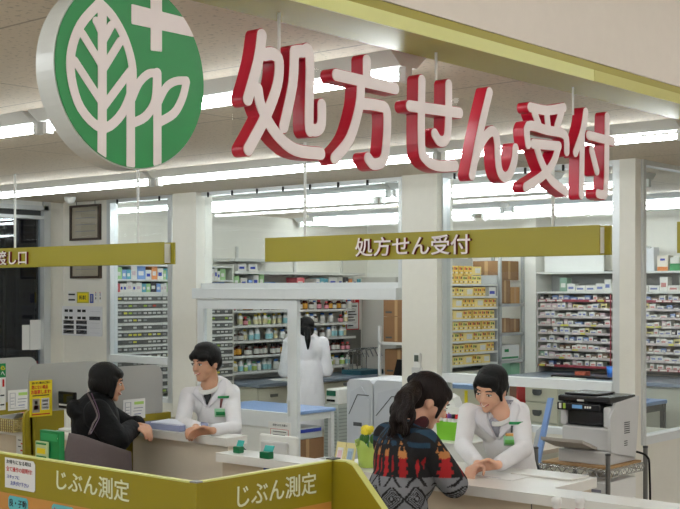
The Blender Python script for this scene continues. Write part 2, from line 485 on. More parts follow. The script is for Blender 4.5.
g1 = 'ceiling lights over the waiting side'
L1, L2 = 2.35, 2.06
zz = ZC
lights(-2.48-2.06, -2.48, 3.23, zz, 'ceiling light ending at the olive beam above the second and third big red letters', g1)
lights(-4.58-2.35, -4.58, 3.23, zz, 'ceiling light running behind the round green sign', g1)
lights(-6.97-2.06, -6.97, 3.23, zz, 'ceiling light left of the one behind the round green sign', g1)
lights(-3.87, -2.47, 5.35, zz, 'short ceiling light in front of the glass wall near the right column', g1)
lights(-3.9-2.35, -3.9, 5.35, zz, 'long ceiling light in front of the glass wall above the middle board', g1)
lights(-6.3-2.35, -6.3, 5.35, zz, 'long ceiling light in front of the glass wall above the left board', g1)
for Y in (1.1, -1.0, -3.1, -5.2):
    for x in (-4.85, -7.3):
        lights(x, x+2.35, Y, zz, 'ceiling light nearer than the row behind the round green sign', 'ceiling lights before the front row')
g2 = 'ceiling lights inside the dispensary'
nm = ['first', 'second', 'third', 'fourth']
for k, (Y, xs) in enumerate([(7.12, (-4.0-1.6, -4.0-1.6-2.4, -4.0-4.0-0.05-0.9)), (7.58, (-3.75-2.35, -6.15-2.35)), (9.3, (-3.6-2.35, -6.05-2.35)), (9.85, (-4.3-2.35, -6.75-2.35))]):
    for j, x in enumerate(xs):
        Lx = 2.35 if not (k == 0 and j == 2) else 0.9
        if k == 0 and j == 0: Lx = 1.4
        if x + Lx > -3.5: Lx = -3.5 - x
        lights(x, x+round(Lx, 3), Y, zz, '%s ceiling light from the right in the %s row behind the glass wall' % (nm[j], nm[k]), g2)
hp = light_fixture(2.5, 'ceiling_light', 'ceiling light on the high shop ceiling', 'high ceiling lights of the shop', True)
for X in (-1.2, 1.5, 4.2):
    for Y in (-5.5, -3.5, -1.5, 0.5, 2.5, 4.5, 6.5, 8.5):
        if (X, Y) == (-1.2, -5.5): hp.location = (X, Y, 3.6)
        else: place_copy(hp, (X, Y, 3.6), 0, 'ceiling light on the high shop ceiling', 'high ceiling lights of the shop')
# ceiling sensor
s = MB(); s.lathe([(0.0, -0.06), (0.03, -0.055), (0.045, -0.03), (0.05, 0.0)], P_y(70, 290, 6.3).xy.to_3d() + Vector((0, 0, ZC)), WHITE)
tag(s.build('ceiling_sensor'), 'small white dome sensor on the ceiling by the left wall corner', 'sensor')

# ---------------------------------------------------------------- big hanging letters
XS = -2.33
def CR(x, y, s, ox, oy): return P_x(ox + x / s + 1.3, oy + y / s, XS)
glyphs = [
 ('処', 3.392, 225, 20, [[(122,52),(108,145),(74,268)], [(132,117),(160,115),(180,140),(174,220),(138,320),(76,438)],
    [(108,235),(122,300),(170,385),(235,440),(322,453)], [(232,110),(226,220),(196,362)], [(232,108),(262,106),(284,122),(282,350),(292,372),(312,372),(324,350),(325,288)]]),
 ('方', 4.07, 320, 50, [[(187,42),(187,110)], [(62,101),(303,157)], [(163,130),(156,230),(118,360),(56,440)],
    [(165,218),(232,226),(268,250),(266,380),(252,450),(214,464),(192,440)]]),
 ('せ', 4.07, 390, 65, [[(76,166),(280,195)], [(126,62),(124,320),(140,380),(190,410),(262,410)], [(235,80),(233,255),(222,305),(196,308),(178,280)]]),
 ('ん', 4.07, 450, 80, [[(157,50),(122,200),(86,386)], [(100,320),(130,245),(165,208),(186,235),(194,350),(212,392),(238,385),(258,330),(263,278)]]),
 ('受', 4.427, 510, 90, [[(86,76),(160,90),(234,78)], [(104,100),(122,150)], [(158,100),(164,160)], [(224,98),(204,160)],
    [(76,240),(76,160),(160,178),(238,198),(247,272)], [(98,238),(212,248)], [(112,250),(138,325),(180,400),(244,450)], [(208,258),(188,320),(146,375),(66,430)]]),
 ('付', 4.427, 510, 90, [[(331,98),(318,180),(286,276)], [(316,200),(312,462)], [(344,200),(452,228)], [(426,118),(421,430),(408,462),(386,458)], [(357,266),(380,358)]]),
]
sgn = thing('hanging_letter_sign', 'large white letters with crimson sides hanging from the olive beam', 'sign', (XS, 3.0, 2.25))
for ch, s_, ox, oy, strokes in glyphs:
    b = MB(); r = 0.0178
    P = [smoothline([CR(x, y, s_, ox, oy) for x, y in st], 4) for st in strokes]
    union_shape(b, [(p, r + 0.0022) for p in P], (Vector((XS-0.003, 0, 0)), (0, 1, 0), (0, 0, 1), (1, 0, 0)), 0.044, RED)
    union_shape(b, [(p, r) for p in P], (Vector((XS, 0, 0)), (0, 1, 0), (0, 0, 1), (1, 0, 0)), 0.0028, SIGNW)
    b.build('letter', parent=sgn)
rd = MB()
for px, py in ((279, 60), (436, 80), (573, 115)):
    rd = MB(); a = P_x(px, py, XS-0.03); rd.tube((a.x, a.y, ZC-0.012), (a.x, a.y, a.z), 0.0045, WHITE, n=8); rd.build('hanging_rod', parent=sgn)
# one clear back plate carries the letters
a = P_x(232, 100, XS-0.06); bb = P_x(612, 150, XS-0.06)
g = MB(); g.box((XS-0.061, a.y, 2.33), (XS-0.057, bb.y, 2.56), glassmat('clear acrylic', (0.98, 0.98, 0.98), 0.5, 1.25)); g.build('clear_plate', parent=sgn)

# round sign
cs = thing('round_sign', 'round green sign with white leaf emblem and cross, hanging at top left', 'sign', P_x(133, 74, XS))
cc = P_x(133, 74, XS); RR = 0.236
disc = MB(); n = 72
ring = [cc + Vector((0, math.cos(2*PI*i/n)*RR, math.sin(2*PI*i/n)*RR)) for i in range(n)]
disc.prism(ring, (-0.070, 0, 0), mat('acrylic side', (205, 205, 200), 0.25)); disc.build('disc', parent=cs)
fc = MB(); ring2 = [cc + Vector((0.004, math.cos(2*PI*i/n)*(RR-0.003), math.sin(2*PI*i/n)*(RR-0.003))) for i in range(n)]
fc.prism(ring2, (-0.004, 0, 0), GREEN); fc.build('face', parent=cs)
em = MB(); EM = []
def E(x, y): return P_x(x / 2.957, y / 2.957, XS + 0.006)
def es(pts, wd, sm=True, flat=False):
    p = [E(x, y) for x, y in pts]
    if sm: p = smoothline(p, 4)
    EM.append((p, wd))
wd = 0.0118
es([(296,8),(240,72),(212,150),(212,230),(240,320),(300,378),(350,350),(384,285),(393,205),(372,120),(335,50),(296,8)], wd)
es([(303,30),(303,385)], 0.013, False); es([(302,380),(302,484)], 0.013, False, True)
for q in ([(285,62),(303,100)], [(245,100),(300,190)], [(222,180),(300,300)], [(330,75),(305,120)], [(356,122),(305,205)], [(384,212),(305,318)]): es(q, 0.0105, False)
es([(387,250),(387,488)], 0.013, False, True)
es([(390,365),(430,345),(458,300),(464,225)], 0.0115); es([(392,290),(412,245),(440,218),(466,216)], 0.0105)
es([(466,216),(466,482)], 0.013, False, True); es([(470,362),(515,335),(540,290),(552,242)], 0.0115); es([(470,300),(492,258),(520,240),(552,238)], 0.0105)
for k in range(5): y_ = -30 + 0*k; EM.append(([E(449.5+k*6.6, -34), E(449.5+k*6.6, 146+k*0.8)], 0.0035))
for k in range(9): EM.append(([E(392, 16+k*6.4), E(572, 62+k*5.4)], 0.0032))
union_shape(em, EM, (Vector((XS+0.006, 0, 0)), (0, 1, 0), (0, 0, 1), (1, 0, 0)), 0.002, SIGNW, clip=(cc, RR-0.004), step=0.0014)
em.build('emblem', parent=cs)
rd = MB(); 
for dy in (-0.12, 0.12): rd = MB(); rd.tube((XS-0.035, cc.y+dy, cc.z+0.17), (XS-0.035, cc.y+dy, ZC-0.012), 0.0045, WHITE, n=8); rd.build('hanging_rod', parent=cs)

# ---------------------------------------------------------------- hanging counter boards
YBD = 4.76
def board(px0, px1, label, txt, tx0, tx1, rods, endr=True):
    x0 = P_y(px0, 250, YBD).x; x1 = P_y(px1, 250, YBD).x
    t = thing('hanging_board', label, 'sign', ((x0+x1)/2, YBD, 2.056))
    b = MB(); b.box((x0, YBD, 2.056), (x1, YBD+0.012, 2.188), OLIVE); b.build('front_face', parent=t)
    b = MB(); b.box((x0, YBD+0.07, 2.056), (x1+0.02, YBD+0.082, 2.188), OLIVE); b.build('rear_face', parent=t)
    b = MB(); b.box((x0+0.01, YBD+0.012, 2.064), (x1-0.012, YBD+0.07, 2.18), WHITE); b.build('core', parent=t)
    for px in rods:
        b = MB(); xx = P_y(px, 250, YBD+0.04).x; b.tube((xx, YBD+0.04, 2.18), (xx, YBD+0.04, ZC), 0.008, WHITE, n=8); b.build('hanging_rod', parent=t)
    if txt:
        a = P_y(tx0, 250, YBD).x; c = P_y(tx1, 250, YBD).x
        b = MB(); add_text(b, txt, (a, YBD, 2.0715), (1, 0, 0), (0, 0, 1), SIGNW, height=0.098, width=c-a, bold=0.012, extrude=0.016, m_side=MAROON)
        b.build('lettering', parent=t)
    return t
board(265, 599, 'olive hanging board reading 処方せん受付 over the middle of the counter', '処方せん受付', 357, 472, (305, 553))
board(-60, 163, 'olive hanging board at left whose visible letters read 渡し口', 'お薬お渡し口', -31, 28.5, (15, 138))
board(677, 760, 'olive hanging board cut off by the right edge of the photo', None, 0, 0, (720,))
# ================================================================ counters
def bxm(a, b, m): k = MB(); k.box(a, b, m); return k
def counter(name, label, x0, x1, y0, y1, z, seams=(), cat='counter'):
    t = thing(name, label, cat, ((x0+x1)/2, (y0+y1)/2, 0))
    bxm((x0, y0, z-0.045), (x1, y1, z), CTOP).build('countertop', parent=t, bevel=0.012, seg=3)
    b = MB(); b.box((x0+0.02, y0+0.035, 0.08), (x1-0.02, y1-0.04, z-0.046), CFRONT)
    for s in seams: b.box((s-0.002, y0+0.033, 0.08), (s+0.002, y0+0.036, z-0.05), DKG)
    b.build('body', parent=t)
    bxm((x0+0.05, y0+0.07, 0), (x1-0.05, y1-0.06, 0.079), DKG).build('plinth', parent=t)
    return t
def stepped_counter(name, label, x0, xs, x1, y0, ys, y1, z, deep_left, seams=()):
    """counter whose narrow ledge and deep part meet at xs"""
    t = thing(name, label, 'counter', ((x0+x1)/2, (y0+y1)/2, 0))
    def outline(i, o):
        if deep_left: return [(x0+i, y0+o), (x1-i, y0+o), (x1-i, ys-i), (xs-i, ys-i), (xs-i, y1-i), (x0+i, y1-i)]
        xe = -2.67
        return [(x0+i, y0+o), (x1-i, y0+o), (x1-i, ys-i), (xe-i, ys-i), (xe-i, y1-i), (xs+i, y1-i), (xs+i, ys-i), (x0+i, ys-i)]
    k = MB(); k.prism([(x, y, z-0.045) for x, y in outline(0, 0)], (0, 0, 0.045), CTOP); k.build('countertop', parent=t, bevel=0.010, seg=3)
    k = MB(); k.prism([(x, y, 0.08) for x, y in outline(0.02, 0.035)], (0, 0, z-0.126), CFRONT)
    for s in seams: k.box((s-0.002, y0+0.033, 0.08), (s+0.002, y0+0.036, z-0.05), DKG)
    k.build('body', parent=t)
    k = MB(); k.prism([(x, y, 0) for x, y in outline(0.05, 0.07)], (0, 0, 0.079), DKG); k.build('plinth', parent=t)
cxr = P_y(215, 290, 4.32).x
stepped_counter('reception_counter', 'long white topped reception counter where the patterned coat customer leans', cxr, P_y(340, 290, 4.5).x, -1.55, 4.32, 4.50, 4.88, 1.05, False, (P_y(312, 290, 4.35).x, P_y(531, 290, 4.35).x))
cxm = P_y(226, 290, 4.55).x
CFR = CFRONT; CFRONT = mat('cream front', (228, 218, 200), .55)
stepped_counter('dispensing_counter', 'higher counter end where the male pharmacist rests his hands', -5.60, -5.10, cxm, 4.55, 4.72, 4.98, 1.09, True)
CFRONT = CFR
counter('consultation_counter', 'left consultation counter carrying the woven basket', -8.9, -6.255, 4.36, 4.92, 1.03)
counter('consultation_counter', 'short consultation counter between the two grey dividers, carrying the screen terminal', -6.205, -5.665, 4.43, 4.91, 1.03)
# desk behind the counter
def table(name, label, x0, x1, y0, y1, z, top, leg, cat='table', shelf=None, tt=0.035):
    t = thing(name, label, cat, ((x0+x1)/2, (y0+y1)/2, 0))
    bxm((x0, y0, z-tt), (x1, y1, z), top).build('tabletop', parent=t, bevel=0.006)
    for xx in (x0+0.03, x1-0.03):
        for yy in (y0+0.03, y1-0.03):
            bxm((xx-0.02, yy-0.02, 0), (xx+0.02, yy+0.02, z-tt-0.001), leg).build('leg', parent=t)
    b = MB(); b.box((x0+0.051, y0+0.02, z-tt-0.06), (x1-0.051, y0+0.04, z-tt-0.002), leg); b.box((x0+0.051, y1-0.04, z-tt-0.06), (x1-0.051, y1-0.02, z-tt-0.002), leg)
    b.box((x1-0.04, y0+0.051, z-tt-0.06), (x1-0.02, y1-0.051, z-tt-0.002), leg)
    b.build('frame', parent=t)
    if shelf: bxm((x0+0.052, y0+0.04, shelf-0.02), (x1-0.052, y1-0.04, shelf), leg).build('shelf', parent=t)
    return t
table('desk', 'low white desk with the computer monitor behind the reception counter', -4.72, -4.05, 4.62, 5.02, 0.86, WHITE, GREYCAB, 'desk')
# monitor seen from behind
mo = P_y(280, 447, 4.84)
t = thing('monitor', 'white computer monitor seen from behind on the low desk', 'monitor', (mo.x, 4.84, 0.86))
b = MB(); b.box((mo.x-0.145, 4.82, 0.885), (mo.x+0.145, 4.845, 1.092), WHITE); b.box((mo.x-0.115, 4.80, 0.90), (mo.x+0.085, 4.82, 1.06), mat('monitor shell', (205, 205, 203))); b.build('housing', parent=t, bevel=0.01)
bxm((mo.x-0.125, 4.846, 0.90), (mo.x+0.125, 4.848, 1.07), BLACK).build('screen', parent=t)
bxm((mo.x-0.10, 4.76, 0.861), (mo.x+0.10, 4.90, 0.872), WHITE).build('base', parent=t, bevel=0.004)
bxm((mo.x-0.03, 4.825, 0.8725), (mo.x+0.03, 4.84, 0.8845), WHITE).build('neck', parent=t)

# small teal card holders on the counter
def cardholder(px, py, s, label):
    p = P_z(px, py, 1.05)
    t = thing('card_holder', label, 'card holder', p, 'small teal card holders on the counter')
    bxm((p.x-0.028*s, p.y-0.02, 1.0505), (p.x+0.028*s, p.y+0.02, 1.085), mat('green holder', (20, 110, 66), 0.3)).build('base', parent=t, bevel=0.004)
    k = MB(); k.prism([(p.x-0.02*s, p.y+0.0, 1.086), (p.x+0.034*s, p.y+0.0, 1.086), (p.x+0.038*s, p.y+0.01, 1.115), (p.x-0.016*s, p.y+0.01, 1.115)], (0, 0.006, 0), mat('teal card', (62, 182, 176), 0.4)); k.build('card', parent=t)
cardholder(238.5, 453, 0.8, 'smaller teal and green card holder at the left end of the reception counter')
cardholder(266.5, 458.5, 1.15, 'larger teal and green card holder in front of the monitor')
# blue and white label on the counter front
lb = MB(); a = P_y(265, 463, 4.36); c = P_y(290, 463, 4.36)
lb.box((a.x, 4.349, 0.90), (c.x, 4.3535, 1.0), BLUETXT); lb.box((a.x+0.012, 4.346, 0.91), (c.x-0.01, 4.349, 0.99), PAPER); lb.box((a.x+0.03, 4.344, 0.955), (c.x-0.02, 4.346, 0.975), DARKTXT)
tag(lb.build('counter_label'), 'blue edged white label fixed on the front of the reception counter', 'label')

# ================================================================ measuring booth in the foreground
XB = -3.02; YBO = 2.75; ZB = 1.25
bt = thing('measuring_booth', 'olive measuring booth with white じぶん測定 lettering and peach lower band', 'booth', (XB, YBO, 0))
def upto(name, a, b, m, **k): return bxm(a, b, m).build(name, parent=bt, **k)
upto('front_panel', (-6.2, YBO, 1.093), (XB-0.022, YBO+0.022, ZB-0.006), OLIVED)
upto('lower_front_panel', (-6.2, YBO+0.001, 0.0), (XB-0.022, YBO+0.021, 1.0925), PEACH)
upto('edge_trim', (-6.2, YBO, ZB-0.0055), (XB-0.022, YBO+0.022, ZB), LIME)
upto('side_panel', (XB-0.022, YBO+0.024, 1.093), (XB, 3.45, ZB-0.006), OLIVED)
upto('lower_side_panel', (XB-0.021, YBO+0.024, 0.0), (XB-0.001, 3.45, 1.0925), PEACH)
upto('edge_trim', (XB-0.022, YBO+0.024, ZB-0.0055), (XB, 3.45, ZB), LIME)
upto('corner_post', (XB-0.0215, YBO-0.006, 0.0), (XB+0.012, YBO+0.0235, ZB-0.002), OLIVED)
upto('corner_cap', (XB-0.0215, YBO-0.006, ZB-0.0018), (XB+0.012, YBO+0.0235, ZB+0.003), mat('grey cap', (150, 150, 150)))
# wing with sloping top
wp = [P_y(x, y, 3.46) for x, y in ((332, 460), (345.5, 460.5), (352, 464), (384, 511), (410, 550))]
wing = MB(); low = [Vector((wp[-1].x, 3.46, 0)), Vector((XB-0.02, 3.46, 0))]
wing.prism([Vector((XB-0.02, 3.46, ZB-0.006))] + [p - Vector((0, 0, 0.006)) for p in wp[1:]] + low, (0, 0.03, 0), OLIVED); wing.build('wing_panel', parent=bt)
ed = MB(); q = [Vector((XB-0.02, 3.46, ZB))] + wp[1:]
for a, b_ in zip(q, q[1:]): ed.prism([a - Vector((0, 0, 0.0055)), b_ - Vector((0, 0, 0.0055)), b_, a], (0, 0.03, 0), LIME)
ed.build('edge_trim', parent=bt)
upto('corner_cap', (XB-0.03, 3.452, ZB+0.0005), (XB+0.01, 3.49, ZB+0.006), DKG)
LET = mat('cream lettering', (228, 230, 198), 0.5)
k = MB(); a = P_y(57, 0, YBO).x; c = P_y(129.5, 0, YBO).x
add_text(k, 'じぶん測定', (a, YBO-0.0005, ZB-0.108), (1, 0, 0), (0, 0, 1), LET, height=0.078, width=c-a, bold=0.006, extrude=0.002); k.build('lettering', parent=bt)
k = MB(); a = P_x(237, 0, XB).y; c = P_x(316, 0, XB).y
add_text(k, 'じぶん測定', (XB+0.0005, a, ZB-0.115), (0, 1, 0), (0, 0, 1), LET, height=0.082, width=c-a, bold=0.006, extrude=0.002); k.build('lettering', parent=bt)
# handwritten note
nt_ = thing('handwritten_note', 'white handwritten note taped on the front of the olive booth', 'note', P_y(19, 490, YBO))
a = P_y(5.5, 457, YBO); c = P_y(35.5, 493, YBO)
z0_, z1_ = ZB-0.135, ZB-0.016
k = MB(); k.prism([(a.x, YBO-0.001, z0_), (c.x-0.008, YBO-0.001, z0_), (c.x, YBO-0.001, z0_+0.008), (c.x, YBO-0.001, z1_-0.012), (c.x-0.012, YBO-0.001, z1_), (a.x, YBO-0.001, z1_)], (0, -0.0015, 0), PAPER); k.build('sheet', parent=nt_)
k = MB(); W_ = c.x - a.x; yt = YBO-0.003
for s_, x_, z_, w_, h_, m in (('お待ちになる時は', .06, .096, .82, .017, DARKTXT), ('全て操作の説明付!', .05, .066, .86, .02, REDTXT), ('スタッフに', .07, .038, .42, .015, BLUETXT), ('お声がけ下さい', .2, .012, .6, .018, BLUETXT)):
    add_text(k, s_, (a.x+x_*W_, yt, z0_+z_), (1, 0, 0), (0, 0, 1), m, height=h_, width=w_*W_, bold=0.012, extrude=0.0006)
k.build('handwriting', parent=nt_)
def sticker(px0, px1, label, s_, m):
    a = P_y(px0, 0, YBO).x; c = P_y(px1, 0, YBO).x; z1 = 1.085; z0 = 1.03
    t = thing('sticker', label, 'sticker', (a, YBO, z0))
    k = MB(); k.prism([(a+0.01, YBO, z0), (c-0.01, YBO, z0), (c, YBO, z0+0.01), (c, YBO, z1-0.01), (c-0.01, YBO, z1), (a+0.01, YBO, z1), (a, YBO, z1-0.01), (a, YBO, z0+0.01)], (0, -0.001, 0), mat('teal sticker', (96, 184, 192))); k.build('sheet', parent=t)
    k = MB(); add_text(k, s_, (a+0.008, YBO-0.0012, z0+0.012), (1, 0, 0), (0, 0, 1), m, height=0.032, width=c-a-0.016, bold=0.02, extrude=0.0006); k.build('handwriting', parent=t)
sticker(8.5, 28, 'teal sticker with dark writing on the peach band below the handwritten note', '良・子動', DARKTXT)
sticker(52, 74, 'teal sticker with pink writing on the peach band, cut by the bottom edge', 'お手軽', mat('pink writing', (190, 40, 80)))

# ================================================================ grey dividers over the left counter
def divider(X, label, back=4.86, front=4.30, lowfront=4.27, zb=0.0):
    t = thing('divider', label, 'divider', (X, (front+back)/2, 0))
    def rounded(y0, y1, z0, z1, r):
        p = [(y0, z0), (y1, z0)]
        for a in range(0, 91, 15): p.append((y1 - r + r*math.cos(math.radians(a)), z1 - r + r*math.sin(math.radians(a))))
        for a in range(90, 181, 15): p.append((y0 + r + r*math.cos(math.radians(a)), z1 - r + r*math.sin(math.radians(a))))
        return p
    k = MB(); k.prism([(X, y, z) for y, z in rounded(front, back, 1.15, 1.445, 0.07)], (-0.012, 0, 0), ACRYL); k.build('screen', parent=t)
    k = MB(); k.prism([(X+0.008, y, z) for y, z in rounded(lowfront, 4.352, 0.0, 1.17, 0.05)], (-0.03, 0, 0), OLIVED); k.build('side_panel', parent=t)
    k = MB(); k.box((X-0.022, 4.3525, zb), (X+0.008, back+0.06, 1.149), OLIVED); k.build('base_panel', parent=t)
    return t
divider(-6.22, 'grey rounded divider above the counter with the yellow poster on it')
divider(-5.632, 'grey rounded divider behind the customer in the black coat')
divider(-6.93, 'grey rounded divider cut off by the left edge of the photo', zb=1.031)

# posters and papers on the left counter ---------------------------------
def sheet_x(name, label, cat, X, px0, py0, px1, py1, items, base=PAPER, th=0.002, grp=None):
    """a flat sheet facing +X; items are (kind, fx0, fz0, fx1, fz1, material, text)"""
    a = P_x(px0, py0, X); c = P_x(px1, py1, X); z1 = a.z; z0 = P_x(px0, py1, X).z
    t = thing(name, label, cat, (X, a.y, z0), grp)
    bxm((X, a.y, z0), (X+th, c.y, z1), base).build('sheet', parent=t)
    k = MB(); W = c.y - a.y; Hh = z1 - z0
    for it in items:
        kind, x0, y0, x1, y1, m = it[:6]
        A = (X+th, a.y + x0*W, z0 + y0*Hh)
        if kind == 'r': k.box((X+th, a.y+x0*W, z0+y0*Hh), (X+th+0.0008, a.y+x1*W, z0+y1*Hh), m)
        else: add_text(k, it[6], (X+th+0.001, A[1], A[2]), (0, 1, 0), (0, 0, 1), m, height=(y1-y0)*Hh, width=(x1-x0)*W, bold=0.02, extrude=0.0006)
    if items: k.build('print', parent=t)
    return t
sheet_x('poster', 'yellow poster with red headline on the grey divider', 'poster', -6.2112, 29.5, 381, 52, 417.5, [
    ('t', .1, .9, .9, .96, DARKTXT, '店にない場合もご安心'), ('t', .08, .76, .8, .87, REDTXT, '店にない商品'), ('t', .06, .62, .94, .74, REDTXT, 'お取寄します!'),
    ('r', .12, .57, .86, .595, DARKTXT), ('r', .12, .12, .44, .5, mat('photo grey', (170, 160, 150))), ('r', .18, .2, .38, .32, mat('photo pink', (200, 90, 110))), ('r', .22, .34, .34, .44, mat('photo dark', (80, 60, 50))),
    ('r', .52, .18, .86, .5, PAPER), ('r', .56, .4, .82, .45, DARKTXT), ('r', .56, .31, .8, .35, DARKTXT), ('r', .56, .22, .84, .26, DARKTXT), ('r', .1, .05, .9, .08, REDTXT)], YELLOW)
def sheet_y(name, label, cat, Y, px0, py0, px1, py1, items, base=PAPER, th=0.002, grp=None, lean=0.0):
    a = P_y(px0, py0, Y); c = P_y(px1, py1, Y); z1 = a.z; z0 = P_y(px0, py1, Y).z
    t = thing(name, label, cat, (a.x, Y, z0), grp)
    bxm((a.x, Y-th, z0), (c.x, Y, z1), base).build('sheet', parent=t)
    k = MB(); W = c.x - a.x; Hh = z1 - z0
    for it in items:
        kind, x0, y0, x1, y1, m = it[:6]
        if kind == 'r': k.box((a.x+x0*W, Y-th-0.0008, z0+y0*Hh), (a.x+x1*W, Y-th, z0+y1*Hh), m)
        else: add_text(k, it[6], (a.x+x0*W, Y-th-0.0005, z0+y0*Hh), (1, 0, 0), (0, 0, 1), m, height=(y1-y0)*Hh, width=(x1-x0)*W, bold=0.02, extrude=0.0006)
    if items: k.build('print', parent=t)
    return t
MK = mat('pale green marker', (176, 214, 110)); FAINT = mat('faint print', (150, 150, 165))
def docitems(): return [('r', .08, .15, .1, .85, FAINT), ('r', .08, .84, .35, .86, FAINT), ('r', .33, .2, .35, .86, FAINT), ('r', .12, .6, .3, .63, FAINT), ('r', .12, .45, .28, .48, FAINT), ('r', .12, .3, .3, .33, FAINT),
    ('r', .5, .72, .93, .86, MK), ('r', .48, .52, .9, .56, FAINT), ('r', .45, .38, .85, .41, FAINT), ('r', .5, .22, .8, .25, BLUETXT), ('r', .08, .1, .8, .12, FAINT)]
sheet_x('notice_sheet', 'white information sheet with green highlight on the leftmost grey divider', 'notice', -6.9212, 8, 390.5, 28.5, 411, docitems())
sheet_x('notice_sheet', 'white information sheet with green highlight on the divider beside the black coat customer', 'notice', -5.6232, 123, 400, 145, 420, docitems())
sheet_x('notice_sheet', 'tall white notice with green head cut off by the left edge', 'notice', -6.6, -8, 364, 5.5, 411, [('r', 0, .7, 1, 1, GREENTXT), ('t', .62, .86, .95, .95, YELLOW, 'ら'), ('t', .65, .74, .92, .83, PAPER, 'へ'), ('r', .75, .5, .9, .66, REDTXT), ('r', .6, .3, .9, .33, DARKTXT), ('r', .6, .1, .9, .13, DARKTXT)])
bxm((-6.67, P_x(-8,0,-6.6).y, 1.031), (-6.602, P_x(5,0,-6.6).y, 1.05), WHITE).build('sign_foot')
tag(bpy.data.objects['sign_foot'], 'small white foot under the tall notice at the left edge', 'stand')
sheet_y('notice_sheet', 'narrow white notice with green heading hanging on the consultation counter front', 'notice', 4.393, 16.5, 429, 26, 458, [('r', .1, .8, .9, .97, GREENTXT), ('r', .2, .84, .35, .94, PAPER), ('r', .55, .84, .75, .94, PAPER), ('r', .2, .62, .5, .65, DARKTXT), ('r', .5, .5, .8, .54, REDTXT), ('r', .2, .4, .5, .43, DARKTXT), ('r', .45, .26, .85, .31, REDTXT), ('r', .2, .1, .8, .13, BLUETXT)])
# basket with papers and an orange cup
p = P_z(9, 430, 1.03)
t = thing('basket', 'woven basket of papers at the left end of the counter', 'basket', p)
WICK = mat('wicker', (206, 190, 130), 0.8)
k = MB(); x0, x1, y0, y1 = p.x-0.13, p.x+0.15, p.y-0.07, p.y+0.1
zb = 1.031
k.box((x0, y0, zb), (x1, y1, zb+0.006), WICK)
for r_ in range(5):
    z_ = zb + 0.006 + r_*0.016
    k.path([(x0, y0, z_), (x1, y0, z_), (x1, y1, z_), (x0, y1, z_), (x0, y0, z_)], 0.005, WICK, n=6)
for j in range(14):
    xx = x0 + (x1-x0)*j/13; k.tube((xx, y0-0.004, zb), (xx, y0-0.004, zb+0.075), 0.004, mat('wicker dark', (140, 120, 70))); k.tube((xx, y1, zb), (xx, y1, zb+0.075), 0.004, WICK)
for j in range(7):
    yy = y0 + (y1-y0)*j/6; k.tube((x1+0.004, yy, zb), (x1+0.004, yy, zb+0.075), 0.004, WICK)
k.build('weave', parent=t)
k = MB()
for j in range(5):
    k.prism([(x0+0.03+0.02*j, y0+0.02, zb+0.075+0.004*j), (x1-0.04+0.012*j, y0+0.02, zb+0.078+0.009*j), (x1-0.05+0.012*j, y1-0.02, zb+0.082+0.010*j), (x0+0.04+0.02*j, y1-0.02, zb+0.079+0.004*j)], (0, 0, 0.002), PAPER)
tag(k.build('paper_stack'), 'fanned white papers lying in the woven basket', 'papers')
k = MB(); q = P_z(26, 424, 1.03); q.z = 1.031; k.lathe([(0, 0), (0.03, 0), (0.036, 0.075), (0.030, 0.075), (0.026, 0.01), (0, 0.01)], q, mat('orange cup', (214, 84, 40))); tag(k.build('cup'), 'small orange cup right of the woven basket', 'cup')
# display terminal on a post
p = P_y(67.5, 430, 4.52); p.z = 1.031
t = thing('customer_display', 'black screen terminal on a white post behind the black coat customer', 'display', p)
k = MB(); k.lathe([(0, 0), (0.055, 0), (0.055, 0.012), (0.02, 0.02), (0, 0.02)], p, WHITE); k.build('base', parent=t)
k = MB(); k.tube(p + Vector((0, 0, 0.02)), p + Vector((0, 0, 0.128)), 0.02, WHITE, n=16); k.build('post', parent=t)
k = MB(); c = p + Vector((0.0, 0, 0.185)); k.box(c - Vector((0.082, 0.012, 0.05)), c + Vector((0.082, 0.012, 0.055)), BLACK); o = k.build('screen_housing', parent=t, bevel=0.006)
k = MB(); k.box(c + Vector((-0.07, -0.0135, -0.012)), c + Vector((0.07, -0.0125, 0.04)), mat('dark screen', (28, 34, 28), 0.1)); k.box(c + Vector((-0.07, -0.0135, -0.032)), c + Vector((0.075, -0.0125, -0.022)), WHITE); k.build('screen', parent=t)
# green leaflet box
p = P_y(48, 458, 3.25)
t = thing('leaflet_box', 'green leaflet box with white dots standing inside the booth', 'box', (p.x, 3.25, 1.10))
a0 = P_y(40, 440, 3.25).x; a1 = P_y(59, 440, 3.25).x; zt = P_y(50, 431, 3.25).z; zbx = 1.001
GRN = mat('leaflet green', (16, 124, 64), 0.5)
k = MB(); k.box((a0, 3.25, zbx), (a1, 3.28, zt), GRN); k.build('box', parent=t)
k = MB(); 
for j in range(4): 
    cx = a0 + (a1-a0)*(0.14+0.24*j); k.prism([(cx+0.011*math.cos(2*PI*i/12), 3.2495, zt-0.03+0.011*math.sin(2*PI*i/12)) for i in range(12)], (0, -0.0008, 0), PAPER)
k.box((a0+0.01, 3.2485, zt-0.045), (a1-0.01, 3.2492, zt-0.012), mat('leaflet green light', (40, 150, 90), 0.5)); k.build('print', parent=t)
k = MB(); b0 = P_y(37, 440, 3.24).x; b1 = P_y(48.5, 440, 3.24).x; zl = P_y(40, 441, 3.24).z
k.box((b0, 3.232, zbx), (b1, 3.242, zl), mat('leaflet pale', (190, 206, 160))); k.box((b0+0.006, 3.231, zl-0.014), (b1-0.006, 3.232, zl-0.006), GREENTXT); k.box((b0+0.006, 3.231, zl-0.085), (b1-0.006, 3.232, zl-0.065), GREENTXT); k.box((b0+0.012, 3.231, zl-0.055), (b1-0.014, 3.232, zl-0.03), YELLOW)
k.build('leaflet', parent=t)
k = MB(); k.box((-4.6, 2.80, 0.98), (XB-0.03, 3.4, 1.0), WHITE)
